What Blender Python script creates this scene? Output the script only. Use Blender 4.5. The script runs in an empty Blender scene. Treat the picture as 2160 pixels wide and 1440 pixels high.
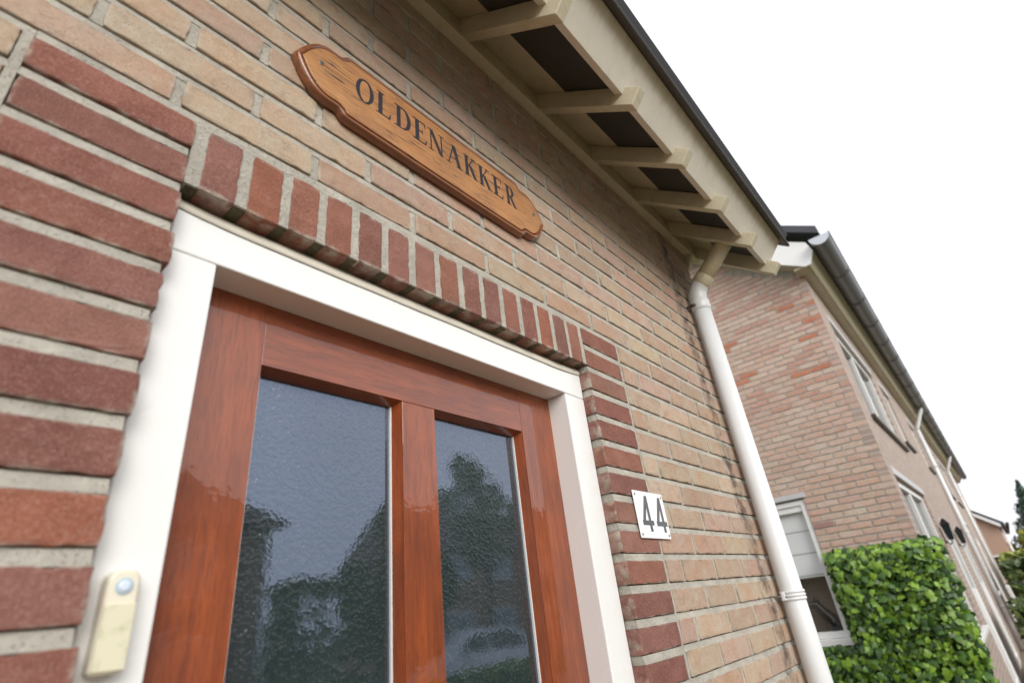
import bpy, bmesh, math, random
from mathutils import Vector, Matrix, noise

R = random.Random(44)
S = bpy.context.scene
COL = S.collection
rad = math.radians
GZ = 2.16          # height of the door lintel's underside above the ground

# ------------------------------------------------------------------ camera
cd = bpy.data.cameras.new('camera')
cam = bpy.data.objects.new('camera', cd); COL.objects.link(cam)
S.camera = cam
CAMPOS = Vector((-0.16104, -0.60684, -0.53587 + GZ))
wv = Vector((-0.4972, -0.8579, 0.1031))
Rm = Matrix.Rotation(wv.length, 3, wv.normalized())
Bm = Matrix(((1, 0, 0), (0, 0, -1), (0, 1, 0)))
W2C = Rm @ Bm                                   # rows: right, down, forward
rgt, dwn, fwd = (Vector(W2C[i]) for i in range(3))
m = Matrix.Identity(4)
for i in range(3):
    m[i][0] = rgt[i]; m[i][1] = -dwn[i]; m[i][2] = -fwd[i]; m[i][3] = CAMPOS[i]
cam.matrix_world = m
cd.sensor_width = 36.0; cd.sensor_fit = 'HORIZONTAL'
cd.lens = 1123.83 / 2160 * 36
cd.clip_start = 0.02; cd.clip_end = 2000
cd.dof.use_dof = True
cd.dof.focus_distance = 1.22
cd.dof.aperture_fstop = 3.0
cd.dof.aperture_blades = 9

# ------------------------------------------------------------------ sky, sun, exposure
SUN_EL, SUN_AZ = rad(26), rad(205)             # azimuth from +Y, clockwise
w = bpy.data.worlds.new('World'); S.world = w; w.use_nodes = True
nt = w.node_tree; nt.nodes.clear()
wo = nt.nodes.new('ShaderNodeOutputWorld'); bg = nt.nodes.new('ShaderNodeBackground')
sky = nt.nodes.new('ShaderNodeTexSky'); sky.sky_type = 'NISHITA'; sky.sun_disc = False
sky.sun_elevation = SUN_EL; sky.sun_rotation = SUN_AZ
sky.air_density = 1.0; sky.dust_density = 4.0; sky.ozone_density = 1.0
hs = nt.nodes.new('ShaderNodeHueSaturation'); hs.inputs['Saturation'].default_value = 0.16
tc = nt.nodes.new('ShaderNodeTexCoord')
cn = nt.nodes.new('ShaderNodeTexNoise'); cn.inputs['Scale'].default_value = 2.2; cn.inputs['Detail'].default_value = 5
cr = nt.nodes.new('ShaderNodeMapRange'); cr.inputs[1].default_value = .3; cr.inputs[2].default_value = .7
cr.inputs[3].default_value = .82; cr.inputs[4].default_value = 1.12
mx = nt.nodes.new('ShaderNodeVectorMath'); mx.operation = 'SCALE'
nt.links.new(tc.outputs['Generated'], cn.inputs['Vector']); nt.links.new(cn.outputs['Fac'], cr.inputs[0])
nt.links.new(sky.outputs[0], hs.inputs['Color']); ov = nt.nodes.new('ShaderNodeMix'); ov.data_type = 'RGBA'; ov.inputs[0].default_value = .82     # closed cloud deck evens the sky out
ov.inputs[7].default_value = (5.3, 5.4, 5.6, 1)
nt.links.new(hs.outputs[0], ov.inputs[6]); nt.links.new(ov.outputs[2], mx.inputs[0]); nt.links.new(cr.outputs[0], mx.inputs['Scale'])
nt.links.new(mx.outputs[0], bg.inputs['Color']); bg.inputs['Strength'].default_value = 0.15
nt.links.new(bg.outputs[0], wo.inputs[0])
sd = bpy.data.lights.new('sun', 'SUN'); sd.energy = 1.25; sd.angle = rad(40); sd.color = (1, .96, .9)
sun = bpy.data.objects.new('sun', sd); COL.objects.link(sun)
sdir = Vector((math.sin(SUN_AZ) * math.cos(SUN_EL), math.cos(SUN_AZ) * math.cos(SUN_EL), math.sin(SUN_EL)))
sun.rotation_euler = sdir.to_track_quat('Z', 'Y').to_euler()
S.view_settings.view_transform = 'Standard'; S.view_settings.look = 'None'
S.view_settings.gamma = 1; S.view_settings.use_curve_mapping = False
S.view_settings.exposure = 0.82
S.render.engine = 'CYCLES'
try:
    S.cycles.use_denoising = True
    S.cycles.denoiser = 'OPENIMAGEDENOISE'
except Exception: pass
S.cycles.max_bounces = 6; S.cycles.diffuse_bounces = 4; S.cycles.glossy_bounces = 3
S.cycles.sample_clamp_indirect = 8
S.cycles.caustics_reflective = False; S.cycles.caustics_refractive = False

# ------------------------------------------------------------------ material helpers
class NT:
    def __init__(s, name):
        s.m = bpy.data.materials.new(name); s.m.use_nodes = True
        s.t = s.m.node_tree; s.n = s.t.nodes; s.b = s.n['Principled BSDF']
    def node(s, kind, **kw):
        q = s.n.new(kind)
        for k, v in kw.items(): setattr(q, k, v)
        return q
    def link(s, a, b): s.t.links.new(a, b)
    def set(s, q, key, v):
        if hasattr(v, 'is_output'): s.link(v, q.inputs[key])
        else: q.inputs[key].default_value = v
    def coord(s, kind='Object', scale=(1, 1, 1), rnd=False, rot=(0, 0, 0)):
        tc = s.node('ShaderNodeTexCoord') if kind != 'Position' else s.node('ShaderNodeNewGeometry')
        o = tc.outputs[kind]
        mp = s.node('ShaderNodeMapping'); mp.inputs['Scale'].default_value = scale; mp.inputs['Rotation'].default_value = rot
        s.link(o, mp.inputs['Vector'])
        if rnd:
            oi = s.node('ShaderNodeObjectInfo')
            vm = s.node('ShaderNodeMath', operation='MULTIPLY'); vm.inputs[1].default_value = 57.0
            s.link(oi.outputs['Random'], vm.inputs[0]); s.link(vm.outputs[0], mp.inputs['Location'])
        return mp.outputs[0]
    def noise(s, vec, scale, detail=3, rough=.55, dist=0):
        q = s.node('ShaderNodeTexNoise'); s.link(vec, q.inputs['Vector'])
        q.inputs['Scale'].default_value = scale; q.inputs['Detail'].default_value = detail
        q.inputs['Roughness'].default_value = rough; q.inputs['Distortion'].default_value = dist
        return q.outputs['Fac']
    def voro(s, vec, scale, feature='F1', out='Distance'):
        q = s.node('ShaderNodeTexVoronoi', feature=feature); s.link(vec, q.inputs['Vector']); q.inputs['Scale'].default_value = scale
        return q.outputs[out]
    def mr(s, v, a, b, c=0., d=1., smooth=False):
        q = s.node('ShaderNodeMapRange')
        if smooth: q.interpolation_type = 'SMOOTHSTEP'
        s.link(v, q.inputs[0])
        for i, x in enumerate((a, b, c, d)): q.inputs[i + 1].default_value = x
        return q.outputs[0]
    def math(s, op, a, b=0.):
        q = s.node('ShaderNodeMath', operation=op); s.set(q, 0, a); s.set(q, 1, b); return q.outputs[0]
    def mix(s, f, a, b, mode='MIX'):
        q = s.node('ShaderNodeMix', data_type='RGBA', blend_type=mode); s.set(q, 0, f)
        for k, v in ((6, a), (7, b)):
            if hasattr(v, 'is_output'): s.link(v, q.inputs[k])
            else: q.inputs[k].default_value = (*v, 1) if len(v) == 3 else v
        return q.outputs[2]
    def ramp(s, v, stops):
        q = s.node('ShaderNodeValToRGB'); s.link(v, q.inputs[0]); e = q.color_ramp.elements
        while len(e) < len(stops): e.new(.5)
        for i, (p, c) in enumerate(stops): e[i].position = p; e[i].color = (*c, 1)
        return q.outputs[0]
    def bump(s, h, strength=.5, dist=.002, normal=None):
        q = s.node('ShaderNodeBump'); q.inputs['Strength'].default_value = strength; q.inputs['Distance'].default_value = dist
        s.link(h, q.inputs['Height'])
        if normal is not None: s.link(normal, q.inputs['Normal'])
        return q.outputs[0]
    def out(s, color=None, rough=None, normal=None, **kw):
        if color is not None: s.set(s.b, 'Base Color', color if hasattr(color, 'is_output') else (*color, 1))
        if rough is not None: s.set(s.b, 'Roughness', rough)
        if normal is not None: s.link(normal, s.b.inputs['Normal'])
        for k, v in kw.items(): s.set(s.b, k.replace('_', ' '), v)
        return s.m

def xyz(t, vec):
    q = t.node('ShaderNodeSeparateXYZ'); t.link(vec, q.inputs[0]); return q.outputs

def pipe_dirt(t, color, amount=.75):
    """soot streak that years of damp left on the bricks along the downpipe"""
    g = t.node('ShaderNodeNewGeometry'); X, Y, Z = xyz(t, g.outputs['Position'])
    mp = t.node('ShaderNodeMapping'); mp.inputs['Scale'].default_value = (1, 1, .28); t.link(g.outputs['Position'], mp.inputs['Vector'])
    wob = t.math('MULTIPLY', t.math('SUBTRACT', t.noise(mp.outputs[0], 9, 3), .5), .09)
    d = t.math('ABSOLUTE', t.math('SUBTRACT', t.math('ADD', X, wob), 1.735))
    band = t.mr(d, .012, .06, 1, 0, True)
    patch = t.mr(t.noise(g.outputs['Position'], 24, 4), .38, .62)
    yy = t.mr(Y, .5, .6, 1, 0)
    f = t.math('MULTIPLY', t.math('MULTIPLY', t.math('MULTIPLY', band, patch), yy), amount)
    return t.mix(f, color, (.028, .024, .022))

def brick_mat(name, joined=False, red=False, dirt=False, fine=1.0):
    t = NT(name)
    if joined:
        v = t.coord('Position'); at = t.node('ShaderNodeAttribute', attribute_name='tone'); base = at.outputs['Color']
    else:
        v = t.coord('Object', rnd=True); oi = t.node('ShaderNodeObjectInfo'); base = oi.outputs['Color']
    blotch = t.noise(v, 14, 4, .6)
    grain = t.noise(v, 420 * fine, 3, .7)
    speck = t.voro(v, 260 * fine)
    mid = t.noise(v, 70, 4, .65)
    if red:
        c = t.mix(t.mr(blotch, .35, .7), base, t.mix(1, base, (.74, .70, .68), 'MULTIPLY'))
        c = t.mix(t.mr(mid, .56, .78, 0, .5), c, (.34, .20, .17))          # lime bloom
        c = t.mix(t.mr(grain, .52, .70, 0, .42), c, (.45, .31, .27))
        c = t.mix(t.mr(grain, .46, .30, 0, .45), c, (.10, .04, .034))
    else:
        c = t.mix(t.mr(blotch, .38, .68), base, t.mix(1, base, (1.0, .84, .76), 'MULTIPLY'))
        c = t.mix(t.mr(mid, .5, .75, 0, .40), c, t.mix(1, base, (1.16, 1.14, 1.08), 'MULTIPLY'))
        c = t.mix(t.mr(grain, .47, .28, 0, .6), c, t.mix(1, base, (.48, .42, .38), 'MULTIPLY'))
        c = t.mix(t.mr(speck, .14, .03, 0, .7), c, (.10, .07, .05))
        lime = t.math('MULTIPLY', t.mr(t.noise(v, 22, 5, .7), .55, .72), t.mr(grain, .4, .6)); c = t.mix(t.math('MULTIPLY', lime, .45), c, (.60, .56, .49))
        soot = t.math('MULTIPLY', t.mr(t.noise(v, 30, 5, .7), .56, .74), t.mr(grain, .62, .45)); c = t.mix(t.math('MULTIPLY', soot, .5), c, (.13, .10, .075))
    if not joined:
        tg = t.node('ShaderNodeTexCoord'); gx_, gy_, gz_ = xyz(t, tg.outputs['Generated'])
        e1 = t.math('MINIMUM', gz_, t.math('SUBTRACT', 1., gz_)); e2 = t.math('MULTIPLY', t.math('MINIMUM', gx_, t.math('SUBTRACT', 1., gx_)), 2.2)
        ed = t.math('ADD', t.math('MINIMUM', e1, e2), t.math('MULTIPLY', t.math('SUBTRACT', t.noise(v, 95, 4, .7), .5), .16))
        sm_ = t.math('MULTIPLY', t.mr(ed, .0, .075, 1, 0), t.math('MULTIPLY', t.mr(t.noise(v, 34, 3), .42, .58), t.mr(gy_, .06, .2, 1, .3)))
        c = t.mix(t.math('MULTIPLY', sm_, .75), c, (.50, .47, .40))
        dk = t.math('MULTIPLY', t.mr(ed, .03, .16, 1, 0), t.mr(t.noise(v, 21, 3), .5, .68)); c = t.mix(t.math('MULTIPLY', dk, .45), c, (.14, .10, .075))
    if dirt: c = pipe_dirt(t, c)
    big = t.noise(v, 26, 3, .5)
    hgt = t.math('ADD', t.math('ADD', t.math('MULTIPLY', grain, .40), t.math('MULTIPLY', big, 1.4)), t.math('ADD', t.math('MULTIPLY', mid, .8), t.math('MULTIPLY', t.mr(speck, 0, .2), .3)))
    return t.out(c, .93, t.bump(hgt, 1.0, .0032), Specular_IOR_Level=.2)

def mortar_mat(name, col=(.33, .305, .26), dirt=False):
    t = NT(name); v = t.coord('Position')
    g = t.noise(v, 330, 4, .75); b = t.noise(v, 18, 4); md = t.noise(v, 85, 4, .6)
    c = t.mix(t.mr(b, .35, .7), col, tuple(x * .72 for x in col))
    c = t.mix(t.mr(g, .56, .8, 0, .6), c, (.62, .60, .54)); c = t.mix(t.mr(g, .40, .25, 0, .7), c, (.16, .145, .12))
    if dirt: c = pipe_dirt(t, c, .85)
    pit = t.voro(v, 210); c = t.mix(t.mr(pit, .16, .05, 0, .7), c, (.10, .09, .075))
    h = t.math('ADD', t.math('ADD', t.math('MULTIPLY', g, .6), md), t.math('MULTIPLY', t.mr(pit, .0, .25), .5))
    return t.out(c, .95, t.bump(h, 1.0, .005), Specular_IOR_Level=.2)

def paint_mat(name, col, rough=.35, grime=0., gcol=(.30, .26, .14), bumpy=.15, gs=26):
    t = NT(name); v = t.coord('Position'); n = t.noise(v, 5, 2, .5); f = t.noise(v, 160, 3)
    c = t.mix(t.mr(n, .3, .8, 0, .06), col, tuple(x * .85 for x in col))
    if grime:
        s = t.noise(v, gs, 5, .7)
        c = t.mix(t.mr(s, .5, .78, 0, grime), c, gcol)
        c = t.mix(t.mr(t.voro(v, 120), .1, .02, 0, .6), c, (.12, .10, .07))
    return t.out(c, t.mr(n, .3, .7, rough * .85, rough * 1.2), t.bump(f, bumpy, .0006))

def plain(name, col, rough=.6, metal=0., bumpsc=0, bs=.2, **kw):
    t = NT(name); v = t.coord('Position'); n = t.noise(v, 12, 4)
    c = t.mix(t.mr(n, .35, .7, 0, .3), col, tuple(x * .75 for x in col))
    nm = t.bump(t.noise(v, bumpsc, 3), bs, .002) if bumpsc else None
    return t.out(c, rough, nm, Metallic=metal, **kw)

def wood_mat(name, light, dark, axis='z', coat=1.0, rough=.45, coat_rough=.04, cracks=False, ripple=.06):
    t = NT(name)
    sc = {'x': (5, 60, 60), 'z': (60, 60, 5), 'y': (60, 5, 60)}[axis]
    v = t.coord('Object', scale=sc, rnd=True); vo = t.coord('Object', rnd=True)
    g1 = t.noise(v, 1.1, 5, .6, .4); g2 = t.noise(v, 5.5, 4, .7); cloud = t.noise(vo, 9, 3, .5)
    c = t.mix(t.mr(g1, .32, .68), light, dark)
    c = t.mix(t.mr(cloud, .42, .66, 0, .38), c, tuple(x * .52 for x in dark))
    c = t.mix(t.mr(g2, .52, .34, 0, .5), c, tuple(x * .4 for x in dark))
    h = t.math('MULTIPLY', g2, .3)
    if cracks:
        sv = {'x': (16, 270, 270)}[axis]
        vc = t.coord('Object', scale=sv); ck = t.noise(vc, 1.0, 3, .6, .6)
        patch = t.mr(t.noise(vo, 14, 3), .40, .56)
        cf = t.math('MULTIPLY', t.mr(ck, .44, .37, 0, 1), patch)
        c = t.mix(cf, c, (.035, .02, .012)); h = t.math('SUBTRACT', h, t.math('MULTIPLY', cf, 1.5))
        ft = t.noise(vc, 3, 4, .7); c = t.mix(t.mr(ft, .52, .75, 0, .4), c, (.60, .40, .24))
    nm = t.bump(h, .25, .0012)
    rip = t.bump(t.noise(vo, 38, 2), ripple, .004)
    return t.out(c, rough, nm, Coat_Weight=coat, Coat_Roughness=coat_rough, Coat_Normal=rip)

M = {}
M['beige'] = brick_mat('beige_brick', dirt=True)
M['beige_far'] = brick_mat('beige_brick_joined', joined=True)
M['red'] = brick_mat('red_brick', red=True)
M['red_far'] = brick_mat('red_brick_joined', joined=True, red=True)
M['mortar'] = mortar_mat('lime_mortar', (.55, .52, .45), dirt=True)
M['mortar2'] = mortar_mat('pale_mortar', (.47, .43, .38))
M['moss'] = mortar_mat('mossy_mortar', (.15, .13, .08))
M['nbrick'] = brick_mat('pink_brick', fine=.5)
M['nbrick_far'] = brick_mat('pink_brick_joined', joined=True, fine=.5)
M['frame'] = paint_mat('cream_gloss_paint', (.80, .805, .795), .28)
M['seal'] = paint_mat('sealant', (.70, .66, .56), .6)
M['eave'] = paint_mat('weathered_cream_paint', (.58, .53, .39), .55, grime=.45, bumpy=.3)
def fascia_mat():
    t = NT('aged_fascia_paint'); v = t.coord('Position'); X, Y, Z = xyz(t, v)
    # height up the tilted board: algae and rust-brown runs creep down from the drip edge
    a_ = rad(40.2); nn_ = t.math('ADD', t.math('MULTIPLY', t.math('ADD', Y, .3065), -math.sin(a_)), t.math('MULTIPLY', t.math('SUBTRACT', Z, .632 + GZ), math.cos(a_)))
    vs = t.coord('Position', scale=(1, .25, .25)); run = t.math('MULTIPLY', t.math('SUBTRACT', t.noise(vs, 22, 4, .6), .5), .09)
    c = t.mix(t.mr(t.noise(v, 24, 5, .7), .5, .8, 0, .3), (.74, .705, .61), (.46, .43, .30))
    c = t.mix(t.mr(t.math('ADD', nn_, run), .105, .165, 0, .75), c, (.36, .31, .15))
    c = t.mix(t.mr(t.voro(v, 150), .12, .03, 0, .65), c, (.16, .14, .10))
    return t.out(c, .6, t.bump(t.noise(v, 180, 4), .4, .0009))
M['eave2'] = fascia_mat()
M['eave3'] = paint_mat('aged_fascia_paint', (.74, .70, .60), .6, grime=.35, bumpy=.35)
M['zinc_dark'] = plain('dark_zinc', (.062, .060, .058), .55, .2)
M['zinc'] = plain('grey_zinc', (.19, .195, .20), .42, .75)
M['drip'] = plain('roof_edge_grey', (.085, .08, .078), .5, .3)
M['pvc'] = paint_mat('white_pvc', (.74, .76, .77), .33, grime=.12, gcol=(.45, .42, .34))
M['pvc_old'] = paint_mat('yellowed_pvc', (.66, .60, .43), .4, grime=.25, gcol=(.36, .34, .16))
M['steel'] = plain('rusted_steel', (.10, .08, .07), .5, .8)
M['screw'] = plain('screw_metal', (.35, .33, .30), .35, .9)
M['white'] = paint_mat('white_paint', (.82, .82, .81), .35)
M['enamel'] = NT('white_enamel').out((.86, .87, .88), .18, Coat_Weight=.6)
M['black'] = NT('black_enamel').out((.012, .013, .014), .25, Coat_Weight=.5)
M['navy'] = plain('navy_letter_paint', (.012, .013, .022), .5)
M['door'] = wood_mat('varnished_door_wood', (.33, .070, .011), (.20, .038, .007), 'z', coat_rough=.018)
M['doorx'] = wood_mat('varnished_rail_wood', (.29, .060, .011), (.18, .034, .007), 'x', coat_rough=.018)
M['plaque'] = wood_mat('weathered_oak', (.52, .25, .085), (.38, .155, .045), 'x', coat=.25, rough=.5, coat_rough=.35, cracks=True)
M['plaque_edge'] = wood_mat('varnished_oak_edge', (.34, .115, .03), (.17, .05, .014), 'x', coat=.7, rough=.35, coat_rough=.15)
M['bell'] = paint_mat('yellowed_cream_plastic', (.72, .68, .55), .4, grime=.0)
M['bell_cover'] = paint_mat('stained_plastic', (.66, .63, .47), .45, grime=.9, gcol=(.30, .31, .13), gs=48)
M['bell_btn'] = NT('blue_grey_button').out((.42, .52, .60), .3)
M['bell_btn2'] = NT('pale_blue_button').out((.62, .70, .82), .25)
M['roof'] = plain('slate_roof_tile', (.055, .056, .066), .55, 0, 30, .3)
M['rooft'] = plain('brown_roof_tile', (.10, .065, .05), .7, 0, 30, .3)
M['dark'] = NT('dark_interior').out((.03, .028, .026), .8)
M['blind'] = paint_mat('pale_fabric_blind', (.84, .87, .88), .9)
M['sill_dark'] = plain('dark_tile_sill', (.06, .038, .024), .5)
M['lead'] = plain('pale_grey_lintel', (.55, .55, .56), .6)
M['green_paint'] = plain('dark_green_glass', (.010, .022, .022), .12)

def glass_mat():
    t = NT('hammered_glass'); v = t.coord('Object')
    n0 = t.noise(v, 60, 2)
    vd = t.node('ShaderNodeVectorMath', operation='ADD')
    nn = t.node('ShaderNodeTexNoise'); t.link(v, nn.inputs['Vector']); nn.inputs['Scale'].default_value = 90
    sc = t.node('ShaderNodeVectorMath', operation='SCALE'); sc.inputs['Scale'].default_value = .012
    t.link(nn.outputs['Color'], sc.inputs[0]); t.link(v, vd.inputs[0]); t.link(sc.outputs[0], vd.inputs[1])
    q = t.node('ShaderNodeTexVoronoi', feature='SMOOTH_F1'); t.link(vd.outputs[0], q.inputs['Vector']); q.inputs['Scale'].default_value = 165
    q.inputs['Smoothness'].default_value = .35
    h = t.math('ADD', q.outputs['Distance'], t.math('MULTIPLY', n0, .5))
    nm = t.bump(h, .034, .0007)
    cnm = t.bump(h, .55, .0028)
    return t.out((.020, .032, .034), .03, nm, IOR=2.35, Specular_Tint=(.62, .72, 1.0, 1), Coat_Weight=.45, Coat_IOR=1.6,
                 Coat_Roughness=.08, Coat_Normal=cnm)
M['hammered'] = glass_mat()
M['pane'] = NT('window_glass').out((.02, .022, .022), .04, IOR=1.7)
def clear_glass():
    t = NT('clear_window_glass')
    o = t.n['Material Output']; tr = t.node('ShaderNodeBsdfTransparent'); gl = t.node('ShaderNodeBsdfGlossy'); gl.inputs['Roughness'].default_value = .02
    ms = t.node('ShaderNodeMixShader'); ms.inputs[0].default_value = .07; t.link(tr.outputs[0], ms.inputs[1]); t.link(gl.outputs[0], ms.inputs[2]); t.link(ms.outputs[0], o.inputs['Surface'])
    return t.m
M['clear'] = clear_glass()

def leaf_mat(name, a, b, c):
    t = NT(name); v = t.coord('Position'); oi = t.node('ShaderNodeObjectInfo'); g = t.node('ShaderNodeNewGeometry')
    f = t.math('FRACT', t.math('ADD', t.math('MULTIPLY', oi.outputs['Random'], 3.7), g.outputs['Random Per Island']))
    col = t.ramp(f, ((0, a), (.45, b), (.8, c), (1, tuple(min(1, x * 1.25) for x in c))))
    col = t.mix(t.mr(t.noise(v, 60, 3), .4, .7, 0, .35), col, tuple(x * .6 for x in b))
    return t.out(col, .42, t.bump(t.noise(v, 90, 2), .25, .003), Specular_IOR_Level=.45,
                 Subsurface_Weight=.0)
M['ivy'] = leaf_mat('ivy_leaf', (.016, .042, .011), (.065, .15, .018), (.185, .315, .027))
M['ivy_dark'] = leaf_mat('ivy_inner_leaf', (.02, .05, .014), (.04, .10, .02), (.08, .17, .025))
M['tree'] = leaf_mat('tree_leaf', (.05, .085, .03), (.09, .14, .045), (.16, .21, .06))
M['conifer'] = leaf_mat('conifer_needles', (.02, .045, .03), (.035, .07, .045), (.06, .10, .06))
M['yellow_leaf'] = leaf_mat('yellow_green_leaf', (.13, .19, .03), (.24, .30, .05), (.36, .40, .08))
M['flower'] = leaf_mat('pale_pink_flower', (.55, .42, .48), (.66, .60, .62), (.72, .70, .68))
M['bark'] = plain('bark', (.09, .065, .045), .9, 0, 60, .6)
M['stem'] = plain('ivy_stem', (.10, .07, .045), .9, 0, 60, .6)

def paving_mat(name='street_paving', k=1.0):
    t = NT(name); v = t.coord('Position')
    q = t.node('ShaderNodeTexBrick'); t.link(v, q.inputs['Vector']); q.inputs['Scale'].default_value = 1
    q.inputs['Brick Width'].default_value = .21; q.inputs['Row Height'].default_value = .075; q.inputs['Mortar Size'].default_value = .004
    q.inputs['Color1'].default_value = (.43 * k, .375 * k, .31 * k, 1); q.inputs['Color2'].default_value = (.38 * k, .335 * k, .28 * k, 1); q.inputs['Mortar'].default_value = (.24, .21, .18, 1)
    c = t.mix(t.mr(t.noise(v, 3, 4), .35, .7, 0, .4), q.outputs['Color'], (.44 * k, .40 * k, .34 * k))
    return t.out(c, .9, t.bump(t.noise(v, 120, 3), .4, .003))
M['paving'] = paving_mat(k=.72)
M['path'] = plain('dark_clay_path', (.20, .15, .10), .9, 0, 120, .4)
M['asphalt'] = plain('asphalt', (.06, .06, .06), .9, 0, 200, .5)
M['kerb'] = plain('concrete_kerb', (.36, .35, .33), .9, 0, 120, .4)
M['lawn'] = plain('lawn_ground', (.045, .075, .02), .95, 0, 90, .8)

# ------------------------------------------------------------------ mesh helpers
class MB:
    def __init__(s): s.v = []; s.f = []; s.sm = []
    def add(s, vs, fs, smooth=False):
        o = len(s.v); s.v += [tuple(p) for p in vs]
        for f in fs: s.f.append(tuple(i + o for i in f)); s.sm.append(smooth)
        return s
    def box(s, x0, x1, y0, y1, z0, z1):
        vs = [(x, y, z) for x in (x0, x1) for y in (y0, y1) for z in (z0, z1)]
        return s.add(vs, [(0, 1, 3, 2), (4, 6, 7, 5), (0, 4, 5, 1), (2, 3, 7, 6), (0, 2, 6, 4), (1, 5, 7, 3)])
    def bbox(s, x0, x1, y0, y1, z0, z1, b=.002, seg=2):
        bm = bmesh.new()
        bmesh.ops.create_cube(bm, size=1)
        for q in bm.verts: q.co = Vector((x0 + (q.co.x + .5) * (x1 - x0), y0 + (q.co.y + .5) * (y1 - y0), z0 + (q.co.z + .5) * (z1 - z0)))
        bmesh.ops.bevel(bm, geom=list(bm.edges), offset=b, segments=seg, affect='EDGES', profile=.5)
        return s.bm(bm)
    def bm(s, bm, smooth=False):
        bm.verts.index_update(); s.add([q.co for q in bm.verts], [[q.index for q in f.verts] for f in bm.faces], smooth); bm.free(); return s
    def prism(s, poly, axis, a, b, smooth=False):
        """poly: 2D points (counter-clockwise in the two other axes), extruded from a to b along axis"""
        def P(p, c): return {'x': (c, p[0], p[1]), 'y': (p[0], c, p[1]), 'z': (p[0], p[1], c)}[axis]
        n = len(poly); vs = [P(p, a) for p in poly] + [P(p, b) for p in poly]
        fs = [tuple(range(n))[::-1], tuple(range(n, 2 * n))]
        s.add(vs, fs); o = len(s.v) - 2 * n
        for i in range(n):
            j = (i + 1) % n; s.f.append((o + i, o + j, o + n + j, o + n + i)); s.sm.append(smooth)
        return s
    def tube(s, pts, r, n=12, cap=True, smooth=True):
        pts = [Vector(p) for p in pts]; rs = r if isinstance(r, (list, tuple)) else [r] * len(pts)
        o = len(s.v); prev = None
        for i, p in enumerate(pts):
            d = (pts[min(i + 1, len(pts) - 1)] - pts[max(i - 1, 0)]).normalized()
            if prev is None:
                a = d.orthogonal().normalized()
            else:
                a = (prev - d * prev.dot(d)).normalized()
            prev = a; b = d.cross(a)
            for k in range(n):
                t = 2 * math.pi * k / n; q = p + (a * math.cos(t) + b * math.sin(t)) * rs[i]; s.v.append(tuple(q))
        for i in range(len(pts) - 1):
            for k in range(n):
                s.f.append((o + i * n + k, o + i * n + (k + 1) % n, o + (i + 1) * n + (k + 1) % n, o + (i + 1) * n + k)); s.sm.append(smooth)
        if cap:
            s.f.append(tuple(o + k for k in range(n))[::-1]); s.sm.append(False)
            e = o + (len(pts) - 1) * n; s.f.append(tuple(e + k for k in range(n))); s.sm.append(False)
        return s
    def mesh(s, name, mat=None):
        me = bpy.data.meshes.new(name); me.from_pydata(s.v, [], s.f)
        me.polygons.foreach_set('use_smooth', s.sm)
        if mat is not None: me.materials.append(M[mat] if isinstance(mat, str) else mat)
        bm = bmesh.new(); bm.from_mesh(me); bmesh.ops.recalc_face_normals(bm, faces=bm.faces); bm.to_mesh(me); bm.free()
        me.update(); return me

def ob(name, mesh, parent=None, loc=None, rot=None, scale=None):
    o = bpy.data.objects.new(name, mesh); COL.objects.link(o)
    if parent is not None: o.parent = parent
    if loc is not None: o.location = loc
    if rot is not None: o.rotation_euler = rot
    if scale is not None: o.scale = scale
    return o
def build(mb, name, mat, parent=None, **kw): return ob(name, mb.mesh(name, mat), parent, **kw)
def thing(name, label, cat, group=None, loc=(0, 0, 0)):
    o = bpy.data.objects.new(name, None); COL.objects.link(o); o.location = loc; o.empty_display_size = .1
    o['label'] = label; o['category'] = cat
    if group: o['group'] = group
    return o
def tag(o, label, cat, group=None):
    o['label'] = label; o['category'] = cat
    if group: o['group'] = group
    return o
def struct(o): o['kind'] = 'structure'; return o
def stuff(o): o['kind'] = 'stuff'; return o

def brick_mesh(name, L, H, D, mat, seed, nl=16, nh=4, amp=.0006, bev=.0018, rings=2):
    """front at y=0 (towards -y), body to y=D; centred on x and z; worn uneven arris"""
    rr = random.Random(seed); hx, hz = L / 2, H / 2; per = []
    for i in range(nl): per.append((-hx + L * i / nl, -hz))
    for i in range(nh): per.append((hx, -hz + H * i / nh))
    for i in range(nl): per.append((hx - L * i / nl, hz))
    for i in range(nh): per.append((-hx, hz - H * i / nh))
    n = len(per); out = []
    for (x, z) in per:
        corner = abs(abs(x) - hx) < 1e-6 and abs(abs(z) - hz) < 1e-6
        k = .0012 if corner else 0
        chip = rr.random() < .07; nn_ = rr.uniform(.001, .0024) if chip else 0
        if abs(abs(z) - hz) < 1e-6: z -= math.copysign(nn_, z)
        else: x -= math.copysign(nn_, x)
        out.append((x - math.copysign(k, x) + rr.uniform(-amp, amp), z - (math.copysign(k, z) if abs(z) > 1e-6 else 0) + rr.uniform(-amp, amp)))
    v = [(x, D, z) for (x, z) in out]
    v += [(x, bev * 1.1 + rr.uniform(0, .0006), z) for (x, z) in out]
    for q in range(rings):
        f = (q + 1) / rings; ins = bev * (1 - math.cos(f * math.pi / 2)) + (.0006 if q else 0); yy = bev * (1 - math.sin(f * math.pi / 2))
        for (x, z) in out:
            sx = max(0., 1 - ins / hx * rr.uniform(.8, 1.5)); sz = max(0., 1 - ins / hz * rr.uniform(.8, 1.5))
            v.append((x * sx, yy + rr.uniform(-.0004, .0004) * (1 if q == rings - 1 else 0), z * sz))
    fs = []
    for l in range(1 + rings):
        for i in range(n):
            j = (i + 1) % n; fs.append((l * n + i, l * n + j, (l + 1) * n + j, (l + 1) * n + i))
    o = (1 + rings) * n; fs.append(tuple(o + i for i in range(n)))
    b = MB(); b.add(v, fs); me = b.mesh(name, mat); return me

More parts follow.
